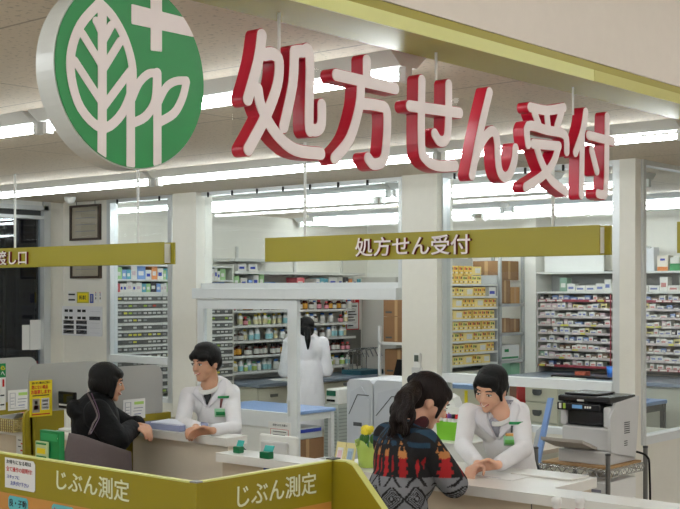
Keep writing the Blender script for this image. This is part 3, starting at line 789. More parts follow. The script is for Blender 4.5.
o = thing('booth_shelf', 'white shelf inside the olive booth behind its front panel', 'shelf', (-3.8, 3.1, 0)); k.build('board', parent=o)
for xx in (-4.55, -3.1):
    for yy in (2.85, 3.34): bxm((xx-0.02, yy-0.02, 0), (xx+0.02, yy+0.02, 0.9795), GREYCAB).build('leg', parent=o)

# ================================================================ left wall: frames, notices
def frame_y(label, px0, py0, px1, py1, grp='framed certificates on the left wall'):
    Y = YW - 0.002; a = P_y(px0, py0, Y); c = P_y(px1, py1, Y); z1 = a.z; z0 = P_y(px0, py1, Y).z
    t = thing('framed_certificate', label, 'picture frame', ((a.x+c.x)/2, Y, z0), grp)
    k = MB(); e = 0.02; FR = mat('frame wood', (66, 52, 44), 0.4)
    k.box((a.x, Y-0.03, z0), (a.x+e, Y, z1), FR); k.box((c.x-e, Y-0.03, z0), (c.x, Y, z1), FR); k.box((a.x+e, Y-0.03, z0), (c.x-e, Y, z0+e), FR); k.box((a.x+e, Y-0.03, z1-e), (c.x-e, Y, z1), FR); k.build('frame', parent=t)
    k = MB(); k.box((a.x+e, Y-0.015, z0+e), (c.x-e, Y-0.005, z1-e), mat('certificate paper', (196, 180, 160)))
    for j in range(4): k.box((a.x+0.07, Y-0.016, z0+0.08+0.06*j), (c.x-0.07, Y-0.015, z0+0.085+0.06*j), FAINT)
    k.build('certificate', parent=t)
    bxm((a.x+e, Y-0.023, z0+e), (c.x-e, Y-0.021, z1-e), GLASS).build('glass', parent=t)
    if z1 > 2.3:
        k = MB(); k.path([(a.x+0.08, Y-0.01, z1), (a.x+0.08, Y-0.01, z1+0.06), (c.x-0.08, Y-0.01, z1+0.06), (c.x-0.08, Y-0.01, z1)], 0.003, DKG, n=6); k.build('hanger', parent=t)
frame_y('upper framed certificate hanging above the left board', 72, 206, 101.5, 241)
frame_y('lower framed certificate below the left hanging board', 72.5, 248, 102, 278.5)
sheet_y('notice_sign', 'yellow framed notice between small labels on the left wall', 'sign', YW-0.002, 77, 292, 89, 303, [('r', .1, .12, .9, .88, YELLOW), ('t', .2, .3, .8, .7, DARKTXT, '掲示事項')], mat('notice edge', (190, 180, 60)))
sheet_y('notice_sign', 'narrow blue label right of the yellow notice', 'sign', YW-0.002, 90, 294, 93.5, 303, [('r', .25, .15, .75, .9, FAINT)], BLUETXT)
sheet_y('notice_sign', 'white twin label left of the yellow notice', 'sign', YW-0.002, 68, 291, 75.5, 303, [('r', .1, .64, .95, .78, DARKTXT), ('r', .05, .5, .95, .52, FAINT), ('r', .1, .2, .95, .34, DARKTXT)])
for px, l in ((96.2, 'left'), (100.6, 'right')):
    sheet_y('notice_sign', 'tiny vertical label with red dots, %s one beside the blue label' % l, 'sign', YW-0.002, px-1.4, 292, px+1.2, 302.5, [('r', .3, .6, .6, .9, FAINT), ('r', .3, .3, .6, .5, DARKTXT), ('r', .2, .93, .6, .99, REDTXT)])
it = []
for r_, (y_, h_) in enumerate(((.80, .09), (.56, .09), (.41, .10), (.24, .10), (.08, .10))):
    for c_ in range(3):
        x_ = .04 + c_*.33
        if c_ == 2 and r_ != 1: it.append(('r', x_+.02, y_+.03, x_+.27, y_+.035, FAINT)); continue
        dark = r_ >= 2 or (c_ == 2)
        if dark: it.append(('r', x_, y_-.02, x_+.27, y_+h_+.01, mat('label grey', (86, 86, 92)))); it.append(('r', x_+.05, y_+.03, x_+.22, y_+h_-.02, mat('label pale', (180,180,184))))
        else: it.append(('r', x_+.03, y_, x_+.12, y_+h_, DARKTXT)); it.append(('r', x_+.15, y_, x_+.24, y_+h_, DARKTXT))
sheet_y('notice_board', 'white name plate board with rows of dark labels on the left wall', 'notice board', YW-0.002, 63, 306, 102.5, 335, it, mat('board white', (222, 222, 226), 0.4), 0.012)
sheet_x('paper_sheet', 'larger white paper taped inside the night window', 'paper', XL-0.024, 30, 320, 47.5, 350, [])
sheet_x('paper_sheet', 'narrow white paper taped inside the night window', 'paper', XL-0.024, 22, 325, 29.6, 350, [])
# ================================================================ wall remote on the middle column
p = P_y(418.5, 373, YW-0.061)
t = thing('wall_remote', 'white handheld remote with small screen in a holder on the middle column', 'remote', p)
k = MB(); k.box((p.x-0.028, p.y-0.024, p.z), (p.x+0.028, p.y, p.z+0.14), WHITE); k.build('body', parent=t, bevel=0.008)
k = MB(); k.box((p.x-0.018, p.y-0.026, p.z+0.08), (p.x+0.018, p.y-0.0245, p.z+0.125), mat('lcd', (86, 96, 90), 0.2)); k.build('display', parent=t)
k = MB(); k.box((p.x-0.036, p.y-0.034, p.z-0.005), (p.x+0.036, p.y, p.z+0.04), mat('holder grey', (206, 206, 204))); k.build('holder', parent=t, bevel=0.004)
# notice on the sliding door
sheet_y('notice_sheet', 'white notice with red framed text on the sliding door panel', 'notice', YW-0.047, 268.5, 421, 291, 447, [('t', .2, .84, .85, .93, DARKTXT, 'お知らせとお願い'), ('r', .1, .72, .9, .735, REDTXT), ('r', .1, .05, .115, .735, REDTXT), ('r', .885, .05, .9, .735, REDTXT), ('r', .2, .62, .8, .645, DARKTXT), ('r', .2, .5, .75, .525, DARKTXT), ('r', .2, .38, .8, .405, DARKTXT), ('r', .2, .26, .8, .285, DARKTXT), ('r', .2, .14, .8, .17, REDTXT)])
# ================================================================ dispensary: left wall units (faces look to +X)
DRW = mat('drawer grey', (92, 92, 88), 0.4); STRIP = mat('shelf edge', (206, 206, 200), 0.45)
XF = -8.80
t = thing('medicine_cabinet', 'grey medicine drawer cabinet with pale strips behind the left window', 'cabinet', (-8.98, 7.7, 0))
zr = [1.862 - 0.068*i for i in range(14)]
k = MB(); k.box((-9.14, 6.86, 0), (-9.10, 8.56, 2.16), GREYCAB); k.box((-9.10, 6.86, 0), (XF-0.02, 6.88, 2.16), GREYCAB); k.box((-9.10, 8.54, 0), (XF-0.02, 8.56, 2.16), GREYCAB)
for z_ in (2.14, 2.0, 1.88, 0.85): k.box((-9.10, 6.88, z_-0.016), (XF, 8.54, z_), STRIP)
k.box((-9.10, 6.88, 0.0), (XF, 8.54, 0.83), CREAMC)
k.build('carcass', parent=t)
lab = [mat('tag white', (196, 196, 190)), mat('tag yellow', (206, 200, 70)), mat('tag lime', (150, 176, 60)), mat('tag grey', (140, 140, 138)), mat('tag red', (180, 70, 50))]
for i, z_ in enumerate(zr):
    for j in range(7):
        y0 = 6.885 + j*0.2365
        k = MB(); k.box((-9.08, y0, z_-0.064), (XF-0.012, y0+0.232, z_-0.024), DRW)
        k.box((-9.08, y0, z_-0.022), (XF, y0+0.232, z_-0.0015), STRIP)
        for q in range(4):
            if R.random() < 0.8: k.box((XF-0.012, y0+0.012+q*0.056, z_-0.052), (XF-0.009, y0+0.05+q*0.056, z_-0.034), R.choices(lab, (8, 2, 2, 5, .4))[0])
        k.build('drawer', parent=t)
# long wall shelves above
t = thing('wall_shelf', 'long white wall shelves above the bottle racks', 'shelf', (-9.0, 9.6, 1.9))
k = MB()
for z_, y1 in ((1.925, 10.66), (2.095, 10.66), (2.225, 9.35)):
    k = MB(); k.box((-9.14, 8.58, z_-0.03), (-8.82, y1, z_), STRIP); k.build('shelf_board', parent=t)
for y_ in (8.9, 9.8, 10.6): k = MB(); k.box((-9.145, y_, 1.86), (-9.13, y_+0.03, 2.36), STRIP); k.build('rail', parent=t)
# bottle rack
t = thing('bottle_rack', 'shelf rack of medicine bottles against the left dispensary wall', 'shelf', (-9.0, 9.5, 0.95))
zs = [1.04, 1.21, 1.365, 1.525, 1.68]
for z_ in zs:
    k = MB(); k.box((-9.14, 8.60, z_-0.014), (-8.93, 10.62, z_), mat('rack metal', (150, 152, 150), 0.35, 0.4)); k.box((-8.93, 8.60, z_-0.02), (-8.925, 10.62, z_+0.006), STRIP); k.build('shelf_board', parent=t)
for y_ in (8.59, 9.62, 10.62): k = MB(); k.box((-9.13, y_-0.01, 0.951), (-9.11, y_+0.01, 1.85), DKG); k.build('post', parent=t)
def bottle(kind):
    k = MB(); body, cap, labm = kind[:3]; r, h = kind[3:5]
    k.lathe([(0, 0), (r, 0.002), (r, h*0.68), (r*0.5, h*0.8), (r*0.5, h*0.84)], (0, 0, 0), body, 12)
    k.lathe([(r*0.62, h*0.82), (r*0.62, h), (0, h)], (0, 0, 0), cap, 12)
    k.lathe([(r*1.02, h*0.12), (r*1.02, h*0.55)], (0, 0, 0), labm, 12)
    return k
AMB = mat('amber glass', (74, 30, 16), 0.15); WHP = mat('white plastic', (226, 226, 222), 0.4); BRP = mat('brown plastic', (60, 34, 24), 0.3)
PAL = mat('label white', (214, 212, 204), 0.6); caps = [WHP, mat('cap yellow', (206, 180, 60)), mat('cap blue', (60, 110, 180)), BLACK, mat('cap red', (190, 50, 50)), mat('cap green', (70, 150, 90))]
kinds = [('amber', (AMB, caps[3], PAL, .030, .115)), ('white', (WHP, caps[0], mat('label aqua', (150, 200, 206)), .030, .12)), ('white', (WHP, caps[2], PAL, .034, .11)), ('brown', (BRP, caps[0], PAL, .032, .105)),
         ('white', (WHP, caps[1], mat('label cream', (216, 206, 160)), .028, .125)), ('amber', (AMB, caps[4], mat('label pink', (214, 140, 150)), .03, .10)), ('white', (WHP, caps[5], mat('label lime', (176, 200, 110)), .03, .10)), ('amber', (AMB, caps[0], mat('label gold', (206, 150, 50)), .034, .13))]
bproto = {}
ORD = ['lowest', 'second lowest', 'middle', 'second highest', 'highest']
def put_bottle(i, loc, label, group, sc_=1.0):
    if i not in bproto:
        o = bottle(kinds[i][1]).build('bottle', origin=(0, 0, 0)); o.location = loc; o.scale = (sc_,)*3; bproto[i] = o
        return tag(o, label, 'bottle', group)
    return place_copy(bproto[i], loc, R.uniform(0, 6), label, group, (sc_,)*3)
for si, z_ in enumerate(zs):
    y_ = 8.66; pool = {0: [1,2,4,6,2], 1: [0,0,3,0,7,5], 2: [1,4,2,1,3,6], 3: [2,3,1,6,5,4], 4: [0,5,7,3,2]}[si]
    while y_ < 10.56:
        i = R.choice(pool)
        if 9.57 < y_ < 9.66: y_ = 9.67
        put_bottle(i, (-9.0 + R.uniform(-.02, .03), y_, z_ + 0.0005), '%s medicine bottle on the %s shelf of the bottle rack' % (kinds[i][0], ORD[si]), '%s bottles on the %s bottle shelf' % (kinds[i][0], ORD[si]), R.uniform(.9, 1.08))
        y_ += R.uniform(.068, .09) + (0.07 if R.random() < .05 else 0)
# worktop and cupboards below
t = thing('base_cabinet', 'cream base cabinets with grey worktop below the bottle rack', 'cabinet', (-8.8, 9.7, 0))
k = MB(); k.box((-9.14, 8.58, 0.915), (-8.48, 10.98, 0.95), mat('grey blue worktop', (122, 132, 146), 0.35)); k.build('worktop', parent=t, bevel=0.006)
k = MB(); k.box((-9.12, 8.60, 0.0), (-8.53, 10.96, 0.914), CREAMC); k.build('body', parent=t)
for j in range(5):
    y0 = 8.61 + j*0.47
    for (z0, z1) in ((0.66, 0.90), (0.36, 0.65), (0.06, 0.35)):
        k = MB(); k.box((-8.53, y0, z0), (-8.515, y0+0.46, z1), CREAMC); dr = k.build('drawer', parent=t, bevel=0.004)
        k = MB(); k.box((-8.515, y0+0.17, z1-0.09), (-8.50, y0+0.27, z1-0.06), mat('recess handle', (120, 120, 112), .4, .5)); k.build('handle', parent=dr)
k = MB(); y0 = 8.61 + 0.47
for a, b_ in (((y0+.02, .67), (y0+.44, .68)), ((y0+.02, .88), (y0+.44, .89)), ((y0+.02, .68), (y0+.035, .88)), ((y0+.425, .68), (y0+.44, .88))): k.box((-8.5149, a[0], a[1]), (-8.513, b_[0], b_[1]), REDTXT)
k.build('red_tape', parent=t)
k = MB(); 
for j in range(4): k.prism([(-8.75-.02*j, 9.05, .9505+.003*j), (-8.55-.01*j, 9.1+.02*j, .9505+.003*j), (-8.56, 9.5-.03*j, .9505+.003*j), (-8.8, 9.42, .9505+.003*j)], (0, 0, .0025), WHITE)
tag(k.build('paper_stack'), 'loose white papers on the worktop below the bottles', 'papers')
k = MB(); k.box((-9.145, 9.9, 1.0), (-9.141, 10.97, 1.43), mat('steel panel', (120, 118, 112), 0.35, 0.6)); struct(k.build('trim_7'))
sheet_x('poster', 'red bordered white poster on the dispensary wall', 'poster', -9.146, 346, 299, 359, 330, [('r', 0, 0, 1, .03, REDTXT), ('r', 0, .88, 1, 1, REDTXT), ('r', 0, .03, .06, .88, REDTXT), ('r', .94, .03, 1, .88, REDTXT), ('t', .12, .9, .7, .98, PAPER, 'お知らせ')] + [('r', .15, .12+.09*i, .55+.3*((i*37) % 10)/10, .155+.09*i, DARKTXT) for i in range(8)])
# glassware rack with bent chrome rods
p = Vector((-8.66, 10.45, .9505)); t = thing('drying_rack', 'chrome drying rack on the worktop right of the white coated assistant', 'rack', p)
CHR = mat('chrome', (210, 210, 210), 0.15, 1.0)
k = MB(); k.box(p + Vector((-.16, -.2, 0)), p + Vector((.12, .2, .05)), mat('teal tray', (40, 80, 90))); k.build('tray', parent=t)
k = MB()
for j in range(5):
    y_ = p.y - .16 + j*.08; k.path([(p.x-.1, y_, p.z+.05), (p.x-.1, y_, p.z+.26+.02*(j % 2)), (p.x+.08, y_, p.z+.3), (p.x+.11, y_+.03, p.z+.2)], .006, CHR, n=6)
k.path([(p.x-.1, p.y-.16, p.z+.22), (p.x-.1, p.y+.16, p.z+.22)], .006, CHR, n=6); k.build('rods', parent=t)
# tall white cupboard, carton rack
t = thing('tall_cupboard', 'tall off-white cupboard in the far left corner of the dispensary', 'cupboard', (-8.9, 10.98, 0))
k = MB(); k.box((-9.14, 10.99, 0), (-8.62, 11.09, 2.05), mat('cupboard beige', (198, 194, 184), .6)); k.build('body', parent=t)
k = MB(); k.box((-9.12, 10.982, .1), (-8.64, 10.99, 2.03), mat('cupboard beige', (198,194,184), .6)); k.build('door', parent=t)
def rack(name, label, x0, x1, y0, y1, zz_, m=WHITE, top=2.0, back=False):
    t = thing(name, label, 'rack', ((x0+x1)/2, (y0+y1)/2, 0))
    for xx in (x0, x1-.03):
        for yy in (y0, y1-.03): bxm((xx, yy, 0), (xx+.03, yy+.03, top), m).build('post', parent=t)
    for z_ in zz_: bxm((x0, y0, z_-.03), (x1, y1, z_), m).build('shelf_board', parent=t)
    if back: bxm((x0+.031, y1, 0), (x1-.031, y1+.006, top), m).build('back_panel', parent=t)
    return t
rack('carton_rack', 'white rack of brown cartons beyond the doorway', -8.46, -7.6, 10.45, 11.0, (0.35, .95, 1.32), top=1.5)
def carton(x0, x1, y0, y1, z0, z1, label, m=CARD, tape=True, grp=None, name='carton', cat='box'):
    t = thing(name, label, cat, ((x0+x1)/2, (y0+y1)/2, z0), grp)
    bxm((x0, y0, z0+.0005), (x1, y1, z1), m).build('box', parent=t, bevel=.003)
    if tape:
        k = MB(); xm = (x0+x1)/2; ym = (y0+y1)/2
        k.box((xm-.02, y0-.001, z0+.01), (xm+.02, y0, z1), CARDD); k.box((xm-.02, y0, z1), (xm+.02, y1, z1+.001), CARDD); k.box((x1, ym-.02, z0+.01), (x1+.001, ym+.02, z1), CARDD)
        k.box((x0+.03, y0-.001, z0+.04), (x0+.12, y0, z0+.06), DKG); k.build('tape', parent=t)
    return t
g = 'brown cartons on the rack beyond the doorway'
carton(-8.42, -8.06, 10.5, 10.95, 1.32, 1.60, 'brown carton, left one on the top board of the carton rack', grp=g)
carton(-8.04, -7.66, 10.5, 10.95, 1.32, 1.60, 'brown carton, right one on the top board of the carton rack', grp=g)
carton(-8.42, -8.06, 10.5, 10.95, 1.602, 1.90, 'brown carton, left one of the highest layer on the carton rack', grp=g)
carton(-8.04, -7.66, 10.5, 10.95, 1.602, 1.90, 'brown carton, right one of the highest layer on the carton rack', grp=g)
carton(-8.4, -8.0, 10.5, 10.95, .95, 1.24, 'brown carton on the middle board of the carton rack', grp=g)
table('work_table', 'narrow dark topped table with a monitor beyond the doorway', -8.2, -7.2, 9.55, 10.1, .93, DKG, GREYCAB)
p = P_y(395, 376, 9.8); t = thing('laptop', 'open black laptop with pink pad on the far dark topped table', 'laptop', (p.x, 9.8, .93))
bxm((p.x-.2, 9.68, .9305), (p.x+.12, 9.9, .95), BLACK).build('keyboard', parent=t)
k = MB(); k.prism([(p.x+.05, 9.9, .951), (p.x+.13, 9.9, .951), (p.x+.2, 9.9, 1.19), (p.x+.12, 9.9, 1.19)], (0, -.22, 0), BLACK); k.build('screen', parent=t)

# ================================================================ blue topped table in the doorway
table('blue_table', 'white framed table with pale blue top in the doorway', -8.0, -6.97, 6.98, 8.02, .86, BLUETOP, WHITE, shelf=.42, tt=.03)
carton(-7.5, -7.05, 7.52, 7.95, .42, .60, 'low brown carton on the shelf under the blue table', grp=None)
t = thing('storage_tray', 'clear storage tray with blue strip on the brown carton under the blue table', 'tray', (-7.2, 7.7, .602))
k = MB(); k.box((-7.45, 7.5, .603), (-7.04, 7.92, .70), mat('tray white', (196, 200, 198), .3)); k.build('tray', parent=t, bevel=.01)
k = MB(); k.box((-7.0395, 7.62, .66), (-7.036, 7.9, .69), BLUETXT); k.build('label_strip', parent=t)
k = MB(); k.lathe([(0, 0), (.028, 0), (.028, .07), (.014, .085), (.014, .105), (0, .105)], (-7.09, 7.56, .701), AMB, 14); k.lathe([(.029, .02), (.029, .06)], (-7.09, 7.56, .701), PAL, 14); tag(k.build('bottle'), 'dark brown bottle standing in the tray under the blue table', 'bottle')
# ribbed trolley with label printer
p = P_y(341.5, 440, 8.75)
t = thing('trolley', 'grey wire drawer trolley with printer on top behind the blue table', 'trolley', (p.x, 8.75, 0))
k = MB(); k.box((p.x-.09, 8.6, .1), (p.x+.08, 9.0, .81), mat('trolley grey', (178, 184, 178), .5))
for j in range(16): k.box((p.x-.08, 8.592, .27+.033*j), (p.x+.07, 8.6, .28+.033*j), mat('rib shade', (150, 158, 150)))
for j in range(16): k.box((p.x+.08, 8.62, .27+.033*j), (p.x+.086, 8.98, .28+.033*j), mat('rib shade', (150,158,150)))
k.build('drawer_body', parent=t)
k = MB()
for xx in (-.06, .05):
    for yy in (8.63, 8.97): k.ball((p.x+xx, yy, .05), .05, BLACK, 10, 6)
k.build('castors', parent=t)
t = thing('label_printer', 'small white printer with green display on the grey trolley', 'printer', (p.x, 8.8, .811))
k = MB(); k.box((p.x-.085, 8.62, .8115), (p.x+.075, 8.95, .955), WHITE); k.build('housing', parent=t, bevel=.012)
k = MB(); k.box((p.x-.07, 8.612, .89), (p.x+.04, 8.6195, .94), mat('green lcd', (24, 92, 66), .3)); k.build('display', parent=t)
k = MB(); k.box((p.x-.07, 8.612, .835), (p.x+.03, 8.6195, .855), BLACK); k.build('slot', parent=t)
# two grey packing machines
def machine(px0, px1, Y, D, z, label, ph):
    x0 = P_y(px0, 0, Y).x; x1 = P_y(px1, 0, Y).x; MG = mat('machine grey', (196, 198, 202), .45); M2 = mat('machine panel', (188, 190, 196), .45)
    t = thing('packing_machine', label, 'machine', ((x0+x1)/2, Y+D/2, 0), 'grey packing machines in the doorway')
    k = MB(); c = .03
    k.prism([(x0, Y, 0), (x1, Y, 0), (x1, Y, z-c), (x1-c, Y, z), (x0+c, Y, z), (x0, Y, z-c)], (0, D, 0), MG); k.build('housing', parent=t, bevel=.012)
    w = x1-x0
    k = MB(); k.prism([(x0+.02, Y-.001, .25), (x1-.02, Y-.001, .25), (x1-.02, Y-.001, z-.16), (x1-.02-w*.35, Y-.001, z-.05), (x0+.05, Y-.001, z-.10), (x0+.02, Y-.001, z-.3)], (0, -.01, 0), M2); k.build('front_panel', parent=t, bevel=.003)
    k = MB(); k.path([(x0+.03, Y-.012, z-.28), (x0+w*.45, Y-.012, z-.12), (x1-.03, Y-.012, z-.12)], .004, DKG, n=6); k.build('seam', parent=t)
    k = MB(); k.box((x0+w*.3, Y-.016, z-.37), (x0+w*.62, Y-.0115, z-.34), DKG); k.build('handle', parent=t)
    return t
machine(347, 372.5, 7.35, .55, 1.185, 'left grey packing machine standing behind the doorway', 0)
machine(374, 416, 7.35, .55, 1.19, 'right grey packing machine partly behind the middle column', 1)

# ================================================================ box rack on the right (faces +X)
XY = -6.75
def P_xy(px, X): return P_x(px, 290, X).y
t = thing('yellow_box_rack', 'white rack filled with rows of yellow medicine boxes', 'rack', (XY-.15, 9.8, 0))
y0_, y1_ = 9.2, 10.27
zy = [1.17, 1.285, 1.40, 1.507, 1.615, 1.73, 1.84, 1.96]
for z_ in zy: bxm((XY-.32, y0_, z_-.02), (XY, y1_, z_), STRIP).build('shelf_board', parent=t)
bxm((XY-.34, y0_-.02, 0), (XY-.32, y1_+.02, 2.22), mat('rack back', (170, 172, 170), .5)).build('back_panel', parent=t)
bxm((XY-.319, y0_-.02, 0), (XY-.02, y0_, 2.05), STRIP).build('side_panel', parent=t)
bxm((XY-.319, y1_, 0), (XY-.01, y1_+.02, 2.05), mat('rack back', (170,172,170), .5)).build('side_panel', parent=t)
bxm((XY-.31, y0_+.001, 0.0), (XY-.01, y1_-.001, 1.1), GREYCAB).build('lower_cabinet', parent=t)
KR = mat('kraft yellow', (226, 190, 96), .7); KR2 = mat('kraft pale', (232, 206, 128), .7)
dots = [mat('dot red', (190, 60, 40)), mat('dot green', (110, 150, 50)), mat('dot dark', (60, 44, 34)), mat('dot orange', (210, 120, 40)), mat('dot teal', (60, 140, 120))]
def ybox(i):
    k = MB(); w = [.075, .085, .07, .16][i]; h = [.085, .08, .088, .082][i]
    k.box((-.22, 0, 0), (0, w-.004, h), [KR, KR2, KR, KR2][i])
    if i < 3:
        k.box((0, .012, h*.55), (.001, w*.45, h*.85), dots[[0, 1, 3][i]]); k.box((0, w*.55, h*.55), (.001, w*.8, h*.8), dots[2])
        k.box((0, .01, h*.12), (.001, w*.3, h*.35), dots[2]); k.box((0, w*.5, h*.15), (.001, w*.82, h*.3), PAL)
    else: k.box((0, .05, h*.2), (.001, w-.02, h*.8), PAL)
    return k
yp = {}
def put_y(i, loc, label, grp):
    if i not in yp: o = ybox(i).build('kraft_box', origin=(0,0,0)); o.location = loc; yp[i] = tag(o, label, 'box', grp); return
    place_copy(yp[i], loc, 0, label, grp)
NUM = ['bottom', 'second', 'third', 'fourth', 'fifth', 'sixth', 'seventh', 'top']
for si, z_ in enumerate(zy):
    layers = 1 if si < 7 else 2
    for L in range(layers):
        y = y0_ + .01
        while True:
            i = R.choices([0, 1, 2, 3], (4, 4, 4, 1.6))[0]; w = [.075, .085, .07, .16][i]
            if y + w > (y1_ - .005 if si < 6 else (y1_ - .15 if si == 6 else y1_-.22)): break
            if si == 1 and y < y0_ + .24: y += .25; continue
            if L: i = 0 if i != 3 else 3
            put_y(i, (XY - .012, y, z_ + .0005 + L*.0895), 'yellow box with %s on the %s shelf of the yellow rack' % (('coloured print', 'coloured print', 'coloured print', 'a wide white label')[i], NUM[si]), 'yellow boxes on the %s shelf' % NUM[si]); y += w
            if R.random() < .04: y += .03
for j in range(3):
    k = MB(); y = y0_ + .02 + j*.075; k.box((XY-.2, y, 1.2855), (XY-.02, y+.07, 1.36), mat('aqua box', (120, 190, 214))); k.box((XY-.02, y+.005, 1.30), (XY-.019, y+.06, 1.325), PAL)
    tag(k.build('medicine_box'), 'light blue and white box on the second shelf of the yellow box rack', 'box', 'light blue boxes among the yellow ones')
k = MB(); k.box((XY-.15, y1_-.14, 1.8405), (XY-.01, y1_-.02, 1.93), PAL); k.box((XY-.01, y1_-.13, 1.86), (XY-.009, y1_-.04, 1.89), BLUETXT); tag(k.build('medicine_box'), 'white box with blue print on the seventh shelf of the yellow rack', 'box')
# carton shelves right of the yellow rack
t = rack('storage_rack', 'grey storage rack of cartons between the yellow boxes and the drug shelves', XY-.4, XY-.0, 10.32, 10.78, (.95, 1.18, 1.46, 1.76), mat('rack grey', (168, 170, 168)), 2.3)
def cx(y0, y1, z0, z1, m, label, tape=True): return carton(XY-.365, XY-.035, y0, y1, z0, z1, label, m, tape, 'cartons on the storage rack')
cx(10.36, 10.56, 1.76, 2.0, CARD, 'large brown carton, left one on the highest board of the storage rack')
cx(10.565, 10.74, 1.76, 1.93, mat('carton tan', (172, 128, 78), .8), 'tan carton, right one on the highest board of the storage rack')
cx(10.36, 10.72, 2.002, 2.2, CARD, 'brown carton on top of the others on the storage rack')
cx(10.36, 10.55, 1.46, 1.61, CARD, 'brown carton, left one on the board below the highest of the storage rack')
cx(10.555, 10.74, 1.46, 1.60, CARD, 'brown carton, right one on the board below the highest of the storage rack')
cx(10.38, 10.73, 1.18, 1.33, WHITE, 'white and green box on the third highest board of the storage rack', False)
k = MB(); k.box((XY-.034, 10.40, 1.19), (XY-.033, 10.71, 1.21), GREENTXT); k.box((XY-.034, 10.45, 1.26), (XY-.033, 10.53, 1.29), GREENTXT); tag(k.build('box_label'), 'green print label on the white box of the storage rack', 'label')
GB = mat('mint box', (130, 186, 150), .6)
cx(10.36, 10.56, .95, 1.15, GB, 'mint green box, left one on the low board of the storage rack', False)
cx(10.565, 10.74, .95, 1.14, GB, 'mint green box, right one on the low board of the storage rack', False)
# end panel beside the drug shelves
sbox('wall_end', (XY+.0, 10.79, 0), (-6.62, 11.1, 2.7), WALLM)
# ================================================================ drug shelves on the back wall (face -Y)
t = thing('drug_shelves', 'wide drug shelving with pink grey shelf fronts on the back wall', 'shelf', (-5.5, 10.95, 0))
X0, X1, YF = -6.6, -4.35, 10.8
zd = [1.125 + .0835*i for i in range(9)]
bxm((X0, 11.07, 1.06), (X1, 11.095, 2.1), mat('shelf back', (150, 150, 148), .6)).build('back_panel', parent=t)
EDG = mat('shelf pink', (184, 174, 171), .5); EDR = mat('shelf crimson', (140, 52, 64), .5)
for i, z_ in enumerate(zd):
    k = MB(); k.box((X0, YF, z_-.010), (X1, 11.069, z_-.002), STRIP); k.box((X0, YF-.006, z_-.014), (X1, YF, z_+.010), EDR if i in (0, 8) else EDG)
    x = X0 + .02
    while x < X1 - .1:
        w = R.uniform(.05, .1)
        if R.random() < .6: k.box((x, YF-.008, z_-.010), (x+w, YF-.006, z_+.006), R.choice([PAL, lab[1], PAL, mat('tag pink', (206, 190, 186))]))
        x += w + .02
    k.build('shelf_board', parent=t)
for z_ in (1.885, 2.085): bxm((X0, YF-.03, z_-.02), (X1, 11.069, z_), STRIP).build('shelf_board', parent=t)
for x in (-6.6, -5.76, -4.93): k = MB(); k.box((x-.006, YF+.001, 1.052), (x+.006, 11.068, 1.111), EDG); k.box((x-.006, YF-.0095, 1.13), (x+.006, YF-.0065, 1.865), EDR if -6 < x < -5.5 else EDG); k.build('divider', parent=t)
small = {}
SM = [('white', PAL, mat('soft blue print', (110, 120, 170))), ('white', PAL, mat('soft red print', (190, 120, 116))), ('brown', mat('box brown', (116, 92, 76)), PAL), ('dark', mat('box dark', (54, 50, 56)), PAL), ('pink', mat('box pink', (200, 176, 180)), PAL), ('blue', mat('box blue', (112, 130, 172)), PAL), ('yellow', mat('box yellow', (204, 190, 130)), DARKTXT), ('green', mat('box green', (126, 156, 136)), PAL)]
def put_s(i, w, h, loc, label, grp):
    key = (i, w, h)
    if key not in small:
        k = MB(); k.box((0, 0, 0), (w, .09, h), SM[i][1]); k.box((w*.15, -.001, h*.3), (w*.8, 0, h*.6), SM[i][2]); o = k.build('drug_carton', origin=(0,0,0)); o.location = loc; small[key] = tag(o, label, 'box', grp); return
    place_copy(small[key], loc, 0, label, grp)
ORD9 = ['first', 'second', 'third', 'fourth', 'fifth', 'sixth', 'seventh', 'eighth', 'ninth']
for si, z_ in enumerate(zd):
    x = X0 + .02
    while x < -4.72:
        i = R.choices(range(8), (6, 5, 3, 2, 2, 1.2, 1, .6))[0]; w, h = R.choice([(.055, .045), (.075, .035), (.045, .062), (.065, .055)])
        if not (abs(x + w/2 + 5.76) < .04): put_s(i, w, h, (x, YF + .012, z_ - .0015), 'small %s medicine carton on the %s drug shelf from the bottom' % (SM[i][0], ORD9[si]), 'small cartons on the %s drug shelf' % ORD9[si])
        x += w + R.choice([.003, .004, .012, .03])
x = X0 + .04
while x < -4.75:
    i = R.choices(range(8), (8, 5, 0, 0, 1, 1.2, .4, .3))[0]; w, h = R.choice([(.09, .08), (.07, .12), (.11, .06), (.08, .14)])
    if x > -6.2 or R.random() < .5: put_s(i, w, h, (x, YF + .03, 1.8855), 'larger %s medicine carton on the open shelf above the drug shelves' % SM[i][0], 'larger cartons above the drug shelves')
    x += w + .006
